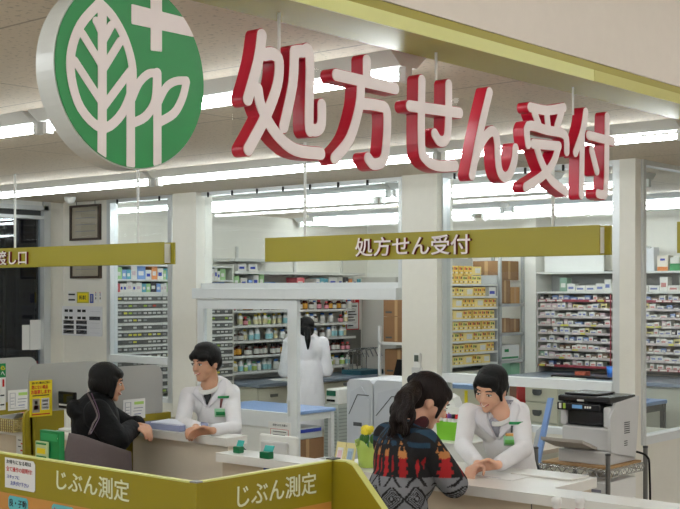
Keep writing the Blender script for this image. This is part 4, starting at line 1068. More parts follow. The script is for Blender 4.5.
# things on the very top shelf
bag = P_y(652, 268, 10.95)
k = MB(); k.prism([(bag.x-.09, 10.86, 2.0855), (bag.x+.07, 10.86, 2.0855), (bag.x+.06, 10.86, 2.32), (bag.x+.02, 10.86, 2.30), (bag.x-.03, 10.86, 2.33), (bag.x-.08, 10.86, 2.31)], (0, .12, 0), translucent('thin plastic', (236, 238, 240), .75)); tag(k.build('plastic_bag'), 'thin white plastic bag on the top shelf right of the corner column', 'bag')
for j, (x_, w, h, m, l) in enumerate(((.1, .11, .15, mat('box cream', (224, 214, 196)), 'cream carton with orange foot'), (.23, .1, .07, GREENTXT, 'green box'), (.235, .09, .06, PAL, 'white box stacked on the green box'))):
    z_ = 2.0855 + (.071 if j == 2 else 0); k = MB(); k.box((bag.x+x_, 10.86, z_), (bag.x+x_+w, 10.98, z_+h), m)
    if j == 0: k.box((bag.x+x_, 10.859, z_), (bag.x+x_+w, 10.86, z_+.04), dots[3]); k.box((bag.x+x_+.03, 10.859, z_+.1), (bag.x+x_+.08, 10.86, z_+.12), BLUETXT)
    tag(k.build('medicine_box'), '%s on the top shelf beside the plastic bag' % l, 'box')
k = MB(); k.box((P_y(547, 0, 10.95).x, 10.9, 2.0855), (P_y(606, 0, 10.95).x, 10.93, 2.30), WHITE); tag(k.build('white_board'), 'blank white board standing on the top shelf above the drug shelves', 'board')
# worktop under the drug shelves
t = thing('back_worktop', 'blue grey worktop on cabinets below the drug shelves', 'worktop', (-5.5, 10.6, 0))
bxm((X0, 10.2, 1.015), (X1, 11.069, 1.05), mat('grey blue worktop', (122,132,146))).build('worktop', parent=t, bevel=.006)
bxm((X0+.02, 10.25, 0), (X1-.02, 11.0, 1.014), GREYCAB).build('body', parent=t)
bp = P_z(607, 379, 1.05); k = MB(); k.lathe([(0, .001), (.045, .001), (.058, .115), (.052, .115), (.042, .01), (0, .01)], (bp.x, 10.45, 1.05), mat('blue bucket', (40, 120, 214), .4), 20); tag(k.build('bucket'), 'small bright blue bucket on the worktop below the drug shelves', 'bucket')
k = MB(); x_ = P_y(588, 0, 10.35).x; k.box((x_-.35, 10.24, 1.0505), (x_+.3, 10.36, 1.07), BLACK); tag(k.build('flat_device', bevel=.005), 'long flat black device on the worktop below the drug shelves', 'device')
k = MB(); x_ = P_y(582, 0, 10.5).x; k.box((x_-.06, 10.46, 1.0505), (x_+.06, 10.56, 1.10), mat('rust box', (170, 84, 60), .6)); tag(k.build('small_box', bevel=.004), 'small rust coloured box left of the blue bucket', 'box')
# table seen through the right-hand window
table('packing_table', 'blue edged table with plastic sheets seen through the right window', -6.1, -4.8, 8.3, 10.05, .92, BLUETOP, DKG)
BS = translucent('blue plastic sheet', (130, 160, 214), .9)
k = MB(); vs = []; fs = []
for i in range(13):
    for j in range(9):
        x_ = -5.55 + .7*i/12; y_ = 9.0 + .8*j/8; vs.append((x_, y_, .925 + .05*abs(math.sin(i*1.3+j*.7))*math.sin(PI*i/12)*math.sin(PI*j/8) + .012))
for i in range(12):
    for j in range(8): a = i*9+j; fs.append((a, a+9, a+10, a+1))
k.add(vs, fs, BS, True); o = k.build('plastic_sheets'); sm = o.modifiers.new('s', 'SOLIDIFY'); sm.thickness = .008; tag(o, 'crumpled pale blue plastic sheets on the table behind the right window', 'plastic sheets')
k = MB()
for j in range(4): k.box((-5.6+.03*j, 8.5+.02*j, .9205+.006*j), (-5.0, 8.9, .9255+.006*j), PAPER if j % 2 else BLUETOP)
tag(k.build('paper_stack'), 'flat stack of white and blue sheets on the table behind the right window', 'papers')
k = MB(); k.box((-4.28, 8.2, 0.0), (-3.9, 8.6, .84), GREYCAB); k.box((-4.0, 8.19, .6), (-3.96, 8.199, .72), DKG); o = thing('side_cabinet', 'low grey cabinet behind the right window', 'cabinet', (-4.1, 8.4, 0)); k.build('body', parent=o, bevel=.005)
# grey file drawers behind the right lower window
xa = P_y(525, 0, 7.35).x; xb_ = P_y(558, 0, 7.35).x
t = thing('file_drawers', 'grey file drawers with dark handles seen under the right window rail', 'drawers', ((xa+xb_)/2, 7.5, 0))
bxm((xa, 7.36, 0), (xb_, 7.75, 1.26), GREYCAB).build('body', parent=t)
for j in range(8):
    z0 = 1.11 - .145*j; 
    if z0 < .05: break
    k = MB(); k.box((xa+.004, 7.345, z0), (xb_-.004, 7.3595, z0+.135), CREAMC); d_ = k.build('drawer', parent=t, bevel=.003)
    k = MB(); k.prism([(xa+.07, 7.344, z0+.06), (xa+.085, 7.344, z0+.045), (xa+.125, 7.344, z0+.045), (xa+.14, 7.344, z0+.06), (xa+.14, 7.344, z0+.085), (xa+.07, 7.344, z0+.085)], (0, -.01, 0), DKG); k.build('handle', parent=d_)
k = MB(); x_ = P_y(516, 0, 7.4).x; k.box((x_-.03, 7.36, 0.0), (x_+.03, 7.6, 1.22), mat('brown folder', (120, 72, 44))); k.box((x_+.03, 7.36, 0), (x_+.038, 7.6, 1.22), REDTXT); tag(k.build('folder_case'), 'upright brown case with red edge left of the grey file drawers', 'case')
k = MB(); x_ = P_y(466, 0, 7.4).x; k.box((x_-.12, 7.3, 0), (x_+.25, 7.8, 1.17), CREAMC); k.box((x_-.12, 7.295, 1.17), (x_+.25, 7.8, 1.20), BLUETOP); k.box((x_+.06, 7.294, .8), (x_+.085, 7.2999, 1.16), YELLOW); o = thing('low_cabinet', 'cream cabinet with pale blue top behind the female pharmacist', 'cabinet', (x_, 7.5, 0)); k.build('body', parent=o)

# boxes on the long wall shelf and in the open top rows of the drawer cabinet (faces look to +X)
sx = {}
XM = [('white', PAL, BLUETXT), ('white', PAL, mat('box pink', (200,176,180))), ('teal', mat('box teal', (90, 160, 176)), PAL), ('blue', mat('box pale blue', (120, 150, 200)), PAL), ('red', mat('box soft red', (196, 90, 96)), PAL), ('orange', mat('box orange', (220, 140, 80)), PAL), ('dark', mat('box dark', (54,50,56)), PAL), ('green', mat('box lime', (150, 190, 130)), PAL)]
def put_x(i, w, h, loc, label, grp):
    key = (i, w, h)
    if key not in sx:
        k = MB(); k.box((-.16, 0, 0), (0, w, h), XM[i][1]); k.box((0, w*.15, h*.3), (.001, w*.75, h*.62), XM[i][2]); o = k.build('medicine_box', origin=(0,0,0)); o.location = loc; sx[key] = tag(o, label, 'box', grp); return
    place_copy(sx[key], loc, 0, label, grp)
for z_, hs, nm_ in ((2.0005, (.09, .11, .125), 'upper'), (1.8805, (.08, .09, .098), 'lower')):
    y = 6.9
    while y < 8.44:
        i = R.choices(range(8), (8, 4, 2, 2, .8, 1, 1, 1))[0]; w = R.choice((.05, .07, .10, .035)); put_x(i, w, R.choice(hs), (-8.83, y, z_), '%s medicine box in the %s open row above the grey drawers' % (XM[i][0], nm_), 'boxes in the %s open row of the drawer cabinet' % nm_); y += w + .003
for y, i, w, h in ((8.60, 7, .08, .12), (8.70, 0, .09, .10), (8.81, 3, .06, .08), (8.88, 0, .08, .13), (8.97, 7, .07, .14), (9.12, 3, .09, .06), (9.23, 3, .09, .045), (9.55, 4, .12, .11), (9.86, 0, .06, .10), (9.93, 2, .07, .11), (10.01, 2, .05, .10), (10.08, 0, .14, .12), (10.24, 0, .07, .12), (10.36, 6, .05, .12), (10.43, 5, .05, .10), (10.5, 0, .06, .11), (10.58, 2, .05, .1)):
    put_x(i, w, h, (-8.86, y, 1.9255), '%s medicine box on the long wall shelf above the sliding door' % XM[i][0], 'boxes on the long wall shelf')
for y, i in ((8.66, 0), (8.82, 0)): put_x(i, .12, .075, (-8.86, y, 2.0955), 'pair box of white card on the middle long wall shelf', 'white boxes on the middle wall shelf')
# ================================================================ side cabinet behind the counter between the two women
xa = P_y(440, 0, 5.8).x - .28; xb_ = -4.04
t = thing('side_table', 'low white cabinet behind the reception counter carrying the green bin', 'cabinet', ((xa+xb_)/2, 6.0, 0))
bxm((xa, 5.8, 0), (xb_, 6.4, .985), WHITE).build('body', parent=t); bxm((xa-.01, 5.79, .986), (xb_+.01, 6.41, 1.0), CTOP).build('top', parent=t, bevel=.004)
p = P_y(452, 436, 5.92); LG = mat('lime bin', (122, 190, 48), .4)
t = thing('pen_bin', 'lime green bin of small bottles behind the counter', 'bin', (p.x, 5.92, 1.0))
k = MB(); a = .065
k.prism([(p.x-a, 5.86, 1.0005), (p.x+a, 5.86, 1.0005), (p.x+a+.01, 5.86, 1.11), (p.x-a-.01, 5.86, 1.11)], (0, .006, 0), LG); k.box((p.x-a, 5.866, 1.0005), (p.x-a+.005, 5.98, 1.11), LG); k.box((p.x+a-.005, 5.866, 1.0005), (p.x+a, 5.98, 1.11), LG); k.box((p.x-a, 5.975, 1.0005), (p.x+a, 5.98, 1.11), LG); k.box((p.x-a, 5.866, 1.0005), (p.x+a, 5.975, 1.006), LG); k.build('bin', parent=t)
for j, (dx, m, l) in enumerate(((-.045, REDTXT, 'red capped'), (-.012, mat('cap purple', (110, 60, 140)), 'purple capped'), (.018, BLACK, 'black capped'), (.045, REDTXT, 'dark red capped'))):
    k = MB(); k.lathe([(0, 0), (.012, 0), (.012, .12), (0, .12)], (p.x+dx, 5.91, 1.007), WHP, 10); k.lathe([(.013, .12), (.013, .145), (0, .145)], (p.x+dx, 5.91, 1.007), m, 10); tag(k.build('small_bottle'), '%s little bottle standing in the lime green bin' % l, 'bottle')
p = P_y(455, 412, 6.15)
t = thing('tissue_box', 'white box with red triangle print behind the patterned coat customer', 'box', (p.x, 6.15, 1.0))
bxm((p.x-.07, 6.1, 1.0005), (p.x+.075, 6.22, 1.17), WHITE).build('box', parent=t, bevel=.004)
k = MB(); k.prism([(p.x-.04, 6.099, 1.09), (p.x+.02, 6.099, 1.09), (p.x-.01, 6.099, 1.14)], (0, -.001, 0), mat('print rose', (190, 90, 110))); k.build('print', parent=t)
k = MB(); k.prism([(p.x-.06, 6.12, 1.171), (p.x+.03, 6.12, 1.171), (p.x+.0, 6.12, 1.23), (p.x-.045, 6.12, 1.25)], (0, .08, 0), WHITE); k.build('top_flap', parent=t)
# ================================================================ wire rack with printer
RX0 = P_y(536, 0, 5.6).x; RX1 = P_y(608, 0, 5.6).x; RY0, RY1 = 5.6, 6.02; ZR = .965
t = thing('wire_rack', 'chrome wire rack carrying the office printer', 'rack', ((RX0+RX1)/2, 5.8, 0))
for xx in (RX0, RX1):
    for yy in (RY0, RY1):
        k = MB(); k.tube((xx, yy, 0), (xx, yy, ZR+.08), .0125, STEEL, n=14); k.lathe([(.014, ZR+.078), (.014, ZR+.088), (0, ZR+.09)], (xx, yy, 0), DKG, 14); k.build('post', parent=t)
for z_ in (ZR, .67, .2):
    k = MB()
    for a, b_ in (((RX0, RY0), (RX1, RY0)), ((RX1, RY0), (RX1, RY1)), ((RX1, RY1), (RX0, RY1)), ((RX0, RY1), (RX0, RY0))):
        for dz in (-.006, -.04): k.tube((a[0], a[1], z_+dz), (b_[0], b_[1], z_+dz), .004, CHR, n=6)
        n_ = 8
        for j in range(n_):
            u0 = j/n_; u1 = (j+.5)/n_; u2 = (j+1)/n_
            L_ = lambda u, dz: (a[0]+(b_[0]-a[0])*u, a[1]+(b_[1]-a[1])*u, z_+dz)
            k.tube(L_(u0, -.04), L_(u1, -.006), .003, CHR, n=5); k.tube(L_(u1, -.006), L_(u2, -.04), .003, CHR, n=5)
    for j in range(14): xx = RX0 + (RX1-RX0)*(j+.5)/14; k.tube((xx, RY0, z_-.003), (xx, RY1, z_-.003), .003, CHR, n=5)
    k.build('wire_shelf', parent=t)
k = MB(); k.box((RX0+.02, RY0+.03, ZR+.001), (RX1-.015, RY1-.02, ZR+.012), mat('tan board', (176, 140, 96), .7)); tag(k.build('wooden_board'), 'thin tan board under the office printer', 'board')
# printer
pz = ZR + .0125; px0 = P_y(556, 0, 5.66).x; px1 = P_y(607, 0, 5.66).x; py0, py1 = 5.66, 6.0
PW = mat('printer grey', (206, 206, 206), .45); PK = mat('printer black', (22, 22, 26), .25); hp = .41
t = thing('office_printer', 'grey and black office printer standing on the wire rack', 'printer', ((px0+px1)/2, 5.83, pz))
k = MB(); k.box((px0, py0, pz), (px1, py1, pz+.075), PW); k.build('paper_drawer', parent=t, bevel=.006)
k = MB(); k.box((px0+.015, py0+.01, pz+.077), (px1, py1, pz+.21), PW); k.box((px0+.0, py0+.02, pz+.21), (px0+.04, py1, pz+.33), PW); k.box((px1-.035, py0-.005, pz+.21), (px1, py1, pz+.33), PW); k.box((px0+.04, py0+.03, pz+.212), (px1-.036, py1, pz+.33), PK); k.build('body', parent=t, bevel=.012)
k = MB(); k.prism([(px1+.001, py0-.01, pz+.077), (px1+.001, py1-.03, pz+.02), (px1+.001, py1, pz+.2), (px1+.001, py1+.02, pz+.375), (px1+.001, py0+.05, pz+.35), (px1+.001, py0-.02, pz+.27)], (.014, 0, 0), PW); k.build('side_cover', parent=t, bevel=.004)
k = MB(); k.box((px0+.005, py0-.03, pz+.30), (px1-.04, py0+.12, pz+.345), PK); k.build('control_panel', parent=t, bevel=.008)
k = MB(); k.box((px0+.10, py0-.0325, pz+.315), (px0+.16, py0-.031, pz+.335), mat('lcd blue', (120, 170, 220), .2)); k.box((px0+.02, py0-.0325, pz+.31), (px0+.035, py0-.031, pz+.34), PAL); k.box((px0+.045, py0-.0325, pz+.31), (px0+.06, py0-.031, pz+.34), lab[2]); 
for j in range(3): k.box((px0+.175+.014*j, py0-.0325, pz+.318), (px0+.184+.014*j, py0-.031, pz+.33), PAL)
k.build('control_buttons', parent=t)
k = MB(); k.box((px0+.0, py0-.01, pz+.348), (px1+.005, py1, pz+.385), PK); k.build('scanner_lid', parent=t, bevel=.01)
k = MB(); k.box((px0+.02, py0+.03, pz+.386), (px1-.09, py1-.06, pz+.398), PK); k.build('document_feeder', parent=t, bevel=.012)
k = MB(); k.prism([(px0-.02, py0-.17, pz+.135), (px0+.23, py0-.17, pz+.135), (px0+.23, py0+.008, pz+.08), (px0-.02, py0+.008, pz+.08)], (0, 0, .018), mat('tray grey', (176, 170, 162), .5)); k.build('paper_tray', parent=t)
k = MB(); 
for j in range(6): k.box((px1+.015, py0+.16, pz+.17+.012*j), (px1+.0165, py0+.23, pz+.175+.012*j), DKG)
for j in range(3): k.box((px1+.015, py0+.16, pz+.10+.012*j), (px1+.0165, py0+.20, pz+.105+.012*j), DKG)
k.build('vent', parent=t)
k = MB(); k.box((px0+.12, py0-.0115, pz+.355), (px0+.16, py0-.0102, pz+.365), PAL); k.build('badge', parent=t)
t.scale = (1, .86, .93)
k = MB(); k.path(smoothline([(px1+.02, py1-.05, pz+.05), (RX1+.02, py1, pz+.02), (RX1+.01, py1+.05, .9), (RX1+.0, 6.1, .4), (RX1+.02, 6.2, .02)], 6), .006, BLACK, n=8); tag(k.build('power_cable'), 'black power cable hanging from the printer behind the wire rack', 'cable')
# paper parcels on the lower board of the rack
for j, (dx, z_, l) in enumerate(((0, .67, 'lower'), (.01, .783, 'upper'))):
    o = thing('paper_parcel', '%s white paper parcel with blue print on the lower board of the wire rack' % l, 'parcel', (RX1-.14, 5.8, z_), 'paper parcels on the wire rack')
    bxm((RX1-.28+dx, 5.62, z_+.001), (RX1-.02+dx*0, 5.95, z_+.112), PAPER).build('wrapper', parent=o, bevel=.004)
    k = MB(); k.box((RX1-.22, 5.6185, z_+.04), (RX1-.05, 5.6195, z_+.05), FAINT); k.box((RX1-.22, 5.6185, z_+.06), (RX1-.05, 5.6195, z_+.075), FAINT); k.build('print', parent=o)
k = MB(); k.box((RX0+.03, 5.64, .671), (RX1-.3, 5.95, .77), mat('flat grey box', (150, 150, 152))); tag(k.build('flat_box'), 'grey flat box left of the paper parcels on the wire rack', 'box')
# blue trolley handle and small desk left of the printer
xx = P_y(533, 0, 6.2).x
t = thing('small_desk', 'small grey desk between the female pharmacist and the printer rack', 'desk', (xx, 6.25, 0))
bxm((xx-.18, 6.1, .0), (xx+.1, 6.5, .93), GREYCAB).build('body', parent=t); bxm((xx-.2, 6.08, .931), (xx+.12, 6.52, .955), mat('desk top beige', (190, 176, 160))).build('top', parent=t)
b0 = P_y(541, 440, 6.04); b1 = P_y(550, 398, 6.04); BB = b0 + (b0-b1)*(b0.z/(b1.z-b0.z)); BB.z = .001
k = MB(); k.prism([BB + Vector((-.012, 0, 0)), BB + Vector((.03, 0, 0)), b1 + Vector((.014, 0, 0)), b1 + Vector((-.016, 0, 0))], (0, .02, 0), mat('blue strip', (140, 174, 232), .4)); k.prism([BB + Vector((-.05, .005, 0)), BB + Vector((-.013, .005, 0)), b0 + Vector((.01, .005, .09)), b0 + Vector((-.035, .005, .05))], (0, .01, 0), translucent('mesh pale', (200, 206, 214), .6))
b_ = k.build('folding_board'); tag(b_, 'leaning pale blue strip with mesh left of the office printer', 'board')

# ================================================================ counter things
# flower in lime wrapping
p = P_z(368, 467, 1.05); p.z = 1.0505
t = thing('flower_vase', 'yellow flower in a lime green wrapped vase on the counter', 'flower', p)
LV = translucent('lime wrap', (196, 222, 110), .8, .25)
k = MB(); vs = []; n = 16
for r_, (rr, z_) in enumerate(((.044, 0), (.050, .05), (.054, .09), (.058, .115))):
    for j in range(n):
        a = 2*PI*j/n; q = rr*(1 + (.18*math.sin(4*a) if r_ == 3 else .05*math.sin(4*a))); vs.append((p.x+q*math.cos(a), p.y+q*math.sin(a), p.z+z_ + (.022*math.sin(4*a+1) if r_ == 3 else 0)))
fs = [(r_*n+j, r_*n+(j+1) % n, (r_+1)*n+(j+1) % n, (r_+1)*n+j) for r_ in range(3) for j in range(n)] + [tuple(range(n))[::-1]]
k.add(vs, fs, LV, True); o = k.build('wrapping', parent=t); sm = o.modifiers.new('s', 'SOLIDIFY'); sm.thickness = .003
k = MB(); k.tube(p + Vector((0, 0, .005)), p + Vector((0, 0, .15)), .004, GREENTXT); 
for j in range(5):
    a = j*1.25; k.ball(p + Vector((.028*math.cos(a), .028*math.sin(a), .135)), (.016, .010, .022), mat('leaf green', (60, 110, 40)), 10, 8)
k.build('stem', parent=t)
YF_ = mat('flower yellow', (240, 220, 60), .6); k = MB(); k.ball(p + Vector((-.008, 0, .178)), (.022, .022, .022), YF_)
for j in range(14):
    a = j*2.4; rr = .012 + .012*(j % 3)/2; c = p + Vector((-.008+rr*math.cos(a), rr*math.sin(a), .176+.012*math.sin(j*1.7)))
    k.ball(c, (.014, .014, .012), YF_, 10, 8, Matrix.Rotation(a, 3, 'Z') @ Matrix.Rotation(.6, 3, 'Y'))
k.build('blossom', parent=t)
# folding picture card
p = P_z(343, 466, 1.05)
t = thing('picture_card', 'folded cream card with two small pictures on the counter', 'card', (p.x, p.y, 1.05))
CM = mat('cream card', (226, 214, 150), .7)
def card(x0, x1, fy, z0, m):
    k.prism([(x0, p.y, z0), (x1, p.y, z0), (x1, p.y+fy, z0+.11), (x0, p.y+fy, z0+.11)], (0, .004, 0), m)
k = MB(); card(p.x-.062, p.x-.002, .03, 1.0505, CM); card(p.x+.002, p.x+.062, .03, 1.0505, CM); k.build('card', parent=t)
k = MB()
for s_ in (-1, 1):
    xc = p.x + s_*.032; 
    k.prism([(xc-.018, p.y+.006, 1.075), (xc+.018, p.y+.006, 1.075), (xc+.018, p.y+.022, 1.135), (xc-.018, p.y+.022, 1.135)], (0, -.0012, 0), PAPER if s_ < 0 else mat('pale blue print', (180, 200, 214)))
    k.prism([(xc-.012, p.y+.0068, 1.083), (xc+.012, p.y+.0068, 1.083), (xc+.012, p.y+.0175, 1.122), (xc-.012, p.y+.0175, 1.122)], (0, -.0016, 0), mat('pale pink print', (226, 190, 196)) if s_ < 0 else mat('mid blue print', (150, 176, 200)))
k.build('print', parent=t)
# cups and teal dispenser on the dispensing counter
g = 'small beige holders behind the dispensing counter'
bl = thing('rear_ledge', 'low cream cabinet behind the dispensing counter carrying beige holders', 'cabinet', (-6.1, 5.4, 0)); bxm((-6.45, 5.24, 0), (-5.82, 5.55, 1.0), CREAMC).build('body', parent=bl)
for j, px in enumerate((154, 161.5, 172.5)):
    p = P_y(px, 424, 5.3); k = MB(); k.box((p.x-.03, 5.26, 1.0005), (p.x+.03, 5.33, 1.062), mat('beige cup', (176, 170, 156), .5)); k.box((p.x-.014, 5.2585, 1.015), (p.x+.014, 5.2598, 1.045), PAL)
    tag(k.build('small_tray', bevel=.004), '%s small beige holder on the cream cabinet behind the dispensing counter' % ('leftmost', 'middle', 'rightmost')[j], 'holder', g)
p = P_y(167.5, 426, 5.3); k = MB(); k.lathe([(0, 0), (.02, 0), (.024, .03), (.012, .05), (.016, .065), (0, .07)], (p.x, 5.3, 1.0005), mat('teal plastic', (20, 120, 110), .3), 14); tag(k.build('tape_dispenser'), 'small teal dispenser standing between the small beige holders', 'dispenser')
# tray between customer and pharmacist
TX0, TX1, TY0, TY1 = -5.50, -5.16, 4.58, 4.80
t = thing('medicine_tray', 'clear blue edged tray of medicine bags between customer and male pharmacist', 'tray', ((TX0+TX1)/2, 4.7, 1.091))
TB = translucent('tray blue', (190, 198, 232), .5, .2)
k = MB(); k.box((TX0, TY0, 1.091), (TX1, TY1, 1.094), TB)
for a, b_ in (((TX0, TY0), (TX1, TY0+.004)), ((TX0, TY1-.004), (TX1, TY1)), ((TX0, TY0), (TX0+.004, TY1)), ((TX1-.004, TY0), (TX1, TY1))): k.box((a[0], a[1], 1.094), (b_[0], b_[1], 1.125), TB)
k.build('tray', parent=t)
for j in range(4):
    k = MB(); k.prism([(TX0+.02+.015*j, TY0+.02, 1.0945+.009*j), (TX1-.05+.01*j, TY0+.03, 1.0945+.009*j), (TX1-.04, TY1-.02, 1.0955+.009*j), (TX0+.03, TY1-.03, 1.0965+.009*j)], (0, 0, .007), [PAPER, mat('bag lilac', (200, 200, 226)), PAPER, mat('bag pale', (222, 224, 236))][j])
    tag(k.build('medicine_bag'), ['lowest white', 'lilac', 'second highest white', 'topmost pale'][j] + ' medicine bag in the clear tray', 'bag', 'medicine bags in the tray')
# papers on the counter by the women
a = P_z(500, 476, 1.05); k = MB()
k.box((a.x-.13, a.y-.09, 1.0505), (a.x+.12, a.y+.09, 1.0525), PAPER); k.box((a.x-.1, a.y-.07, 1.0526), (a.x+.05, a.y-.065, 1.053), FAINT); tag(k.build('form_sheet'), 'white form lying on the counter in front of the female pharmacist', 'paper')
k = MB(); k.box((-3.02, 4.70, 1.0505), (-2.70, 4.86, 1.060), CTOP); tag(k.build('counter_mat', bevel=.004), 'flat white mat at the rear edge of the counter near the printer', 'mat')
# hand sanitiser bottles on a display stand in front
t = thing('display_stand', 'white display stand below the pump bottles in the foreground', 'stand', (-1.75, 3.55, 0))
bp_ = P_d(569, 541, 4.05)
bxm((bp_.x-.2, bp_.y-.15, bp_.z-.02), (bp_.x+.2, bp_.y+.15, bp_.z), WHITE).build('top', parent=t); bxm((bp_.x-.15, bp_.y-.1, 0), (bp_.x+.15, bp_.y+.1, bp_.z-.021), WHITE).build('column', parent=t)
for j, px in enumerate((556.5, 580)):
    q = P_d(px, 545, 4.05); q.z = bp_.z + .0005
    o = thing('pump_bottle', '%s white capped pink bottle at the bottom edge in front of the counter' % ('left', 'right')[j], 'bottle', q, 'white capped pink bottles in the foreground')
    k = MB(); k.lathe([(0, 0), (.022, .001), (.024, .08), (.018, .105), (.012, .112), (0, .112)], q, mat('pink bottle', (220, 130, 120), .35), 18); k.build('body', parent=o)
    k = MB(); k.lathe([(.0135, .108), (.0135, .125), (.017, .127), (.017, .142), (.012, .147), (0, .147)], q, WHP, 18); k.build('cap', parent=o)
# brown oval figure sticker on the counter front
k = MB(); c = P_y(441, 496, 4.37); BRN = mat('sticker brown', (176, 96, 50), .6)
k.prism([(c.x+.055*math.cos(2*PI*i/24), 4.372, c.z+.022*math.sin(2*PI*i/24)) for i in range(24)], (0, -.002, 0), BRN)
for dx in (-.03, .0, .03): k.prism([(c.x+dx+.013*math.cos(2*PI*i/14), 4.372, c.z-.045+.022*math.sin(2*PI*i/14)) for i in range(14)], (0, -.002, 0), mat('sticker tan', (200, 140, 90)))
tag(k.build('sticker'), 'brown oval sticker on the counter front beside the patterned coat', 'sticker')
# ================================================================ people
def blob_object(name, prims, voxel, m, parent, smooth=6, color_fn=None, clip=None):
    """prims: ('c', p, q, r1, r2) tapered limb; ('e', centre, radii, rotation or None). One continuous remeshed surface."""
    mb = MB()
    for p in prims:
        if p[0] == 'c':
            a, b_, r1, r2 = Vector(p[1]), Vector(p[2]), p[3], p[4]
            mb.tube(a, b_, r1, m, r2=r2, n=20); mb.ball(a, r1*1.002, m, 18, 12); mb.ball(b_, r2*1.002, m, 18, 12)
        else:
            mb.ball(p[1], p[2], m, 26, 18, p[3] if len(p) > 3 else None)
    o = mb.build(name, parent=parent)
    rm = o.modifiers.new('r', 'REMESH'); rm.mode = 'VOXEL'; rm.voxel_size = voxel; rm.use_smooth_shade = True
    if smooth:
        s_ = o.modifiers.new('s', 'SMOOTH'); s_.factor = .5; s_.iterations = smooth
    me = bpy.data.meshes.new_from_object(o.evaluated_get(bpy.context.evaluated_depsgraph_get()))
    o.modifiers.clear(); old = o.data; o.data = me; bpy.data.meshes.remove(old)
    me.materials.clear(); me.materials.append(m)
    me.polygons.foreach_set('material_index', [0]*len(me.polygons)); me.polygons.foreach_set('use_smooth', [True]*len(me.polygons))
    return o
def world_bvh(o):
    org = Vector((0, 0, 0)); p = o
    while p is not None: org += p.location; p = p.parent
    me = o.data
    return BVHTree.FromPolygons([v.co + org for v in me.vertices], [list(p.vertices) for p in me.polygons])
def drape(name, parent, bvh, frame, left, right, m, off=.004, k=6, th=.003, sub=4):
    """cloth patch lying on a body: left/right are polylines (a, z) seen from the front; frame = (origin, side, normal)"""
    o, sd, nr = frame; rows = []
    def resample(pl):
        out = []
        for a, b_ in zip(pl, pl[1:]):
            for i in range(sub): out.append((a[0]+(b_[0]-a[0])*i/sub, a[1]+(b_[1]-a[1])*i/sub))
        out.append(pl[-1]); return out
    L_, R_ = resample(left), resample(right); vs = []; last = None
    for (x0, z0), (x1, z1) in zip(L_, R_):
        for j in range(k+1):
            x = x0+(x1-x0)*j/k; z = z0+(z1-z0)*j/k
            st = o + sd*x + Vector((0, 0, z)) + nr*.6
            hit = bvh.ray_cast(st, -nr, 1.2)[0]
            if hit is None: hit = last if last is not None else o + sd*x + Vector((0, 0, z)) + nr*.12
            last = hit; vs.append(hit + nr*off)
    n = len(L_); w_ = k+1
    mb = MB(); fs = [(i*w_+j, i*w_+j+1, (i+1)*w_+j+1, (i+1)*w_+j) for i in range(n-1) for j in range(k)]
    mb.add(vs, fs, m, True); ob = mb.build(name, parent=parent)
    s_ = ob.modifiers.new('t', 'SOLIDIFY'); s_.thickness = th; s_.offset = 1
    return ob
def hand_prims(wr, d, n, side, curl=.5, s=1.0):
    """wr wrist, d direction of the fingers, n palm normal (towards the object held), side = vector to the thumb"""
    d = d.normalized(); side = (side - d*side.dot(d)).normalized(); n = (n - d*n.dot(d) - side*n.dot(side)).normalized()
    pr = []
    for k_ in range(4):
        off = side*(.026-.0175*k_)*s
        pr.append(('c', wr + off*.6 + d*.01*s, wr + off + d*.078*s, .0125*s, .0108*s))
        ln = (.040, .045, .041, .031)[k_]*s; p = wr + off + d*.078*s; ang = 0.2
        for q, f_ in enumerate((1.0, .62, .5)):
            ang += curl*(.55, .75, .6)[q]
            e = p + (d*math.cos(ang) + n*math.sin(ang)).normalized()*ln*f_
            pr.append(('c', p, e, (.0092, .0085, .0078)[q]*s, (.0085, .0078, .0066)[q]*s)); p = e
    t0 = wr + side*.020*s + d*.022*s; t1 = t0 + (side*.75 + d*.55 + n*.35).normalized()*.040*s; t2 = t1 + (d*.8 + side*.2 + n*.5).normalized()*.030*s; t3 = t2 + (d*.8 + n*.6).normalized()*.022*s
    pr += [('c', t0, t1, .0135*s, .0108*s), ('c', t1, t2, .0102*s, .009*s), ('c', t2, t3, .009*s, .0072*s)]
    return pr
def skinmat(name, rgb):
    m = mat(name, rgb, .5, noise=.05, nscale=30); b = m.node_tree.nodes['Principled BSDF']
    b.inputs['Subsurface Weight'].default_value = .12; b.inputs['Subsurface Radius'].default_value = (.012, .005, .003); b.inputs['Subsurface Scale'].default_value = 1
    return m
SKIN = skinmat('skin', (206, 156, 126)); SKIN2 = skinmat('skin fair', (222, 172, 144))
HAIRB = mat('hair black', (11, 9, 9), .5, spec=.22, noise=.5, nscale=90, bump=.5, bscale=160, stretch=(1, 1, .12))
HAIRBR = mat('hair dark brown', (27, 17, 15), .5, spec=.22, noise=.5, nscale=90, bump=.6, bscale=160, stretch=(1, 1, .15))
def clothmat(name, rgb, bump=.5, bs=9, rough=.85): return mat(name, rgb, rough, noise=.04, nscale=12, bump=bump, bscale=bs)
COATW = clothmat('white coat', (232, 230, 232), .9, 11); TROU = clothmat('dark trousers', (38, 40, 48))
EYEW = mat('eye white', (236, 232, 226), .3); EYEB = mat('eye dark', (20, 14, 12), .2); LIP = mat('lips', (186, 96, 90), .4); BROW = mat('eyebrow', (34, 26, 24), .7); TEETH = mat('teeth', (236, 232, 222), .35)

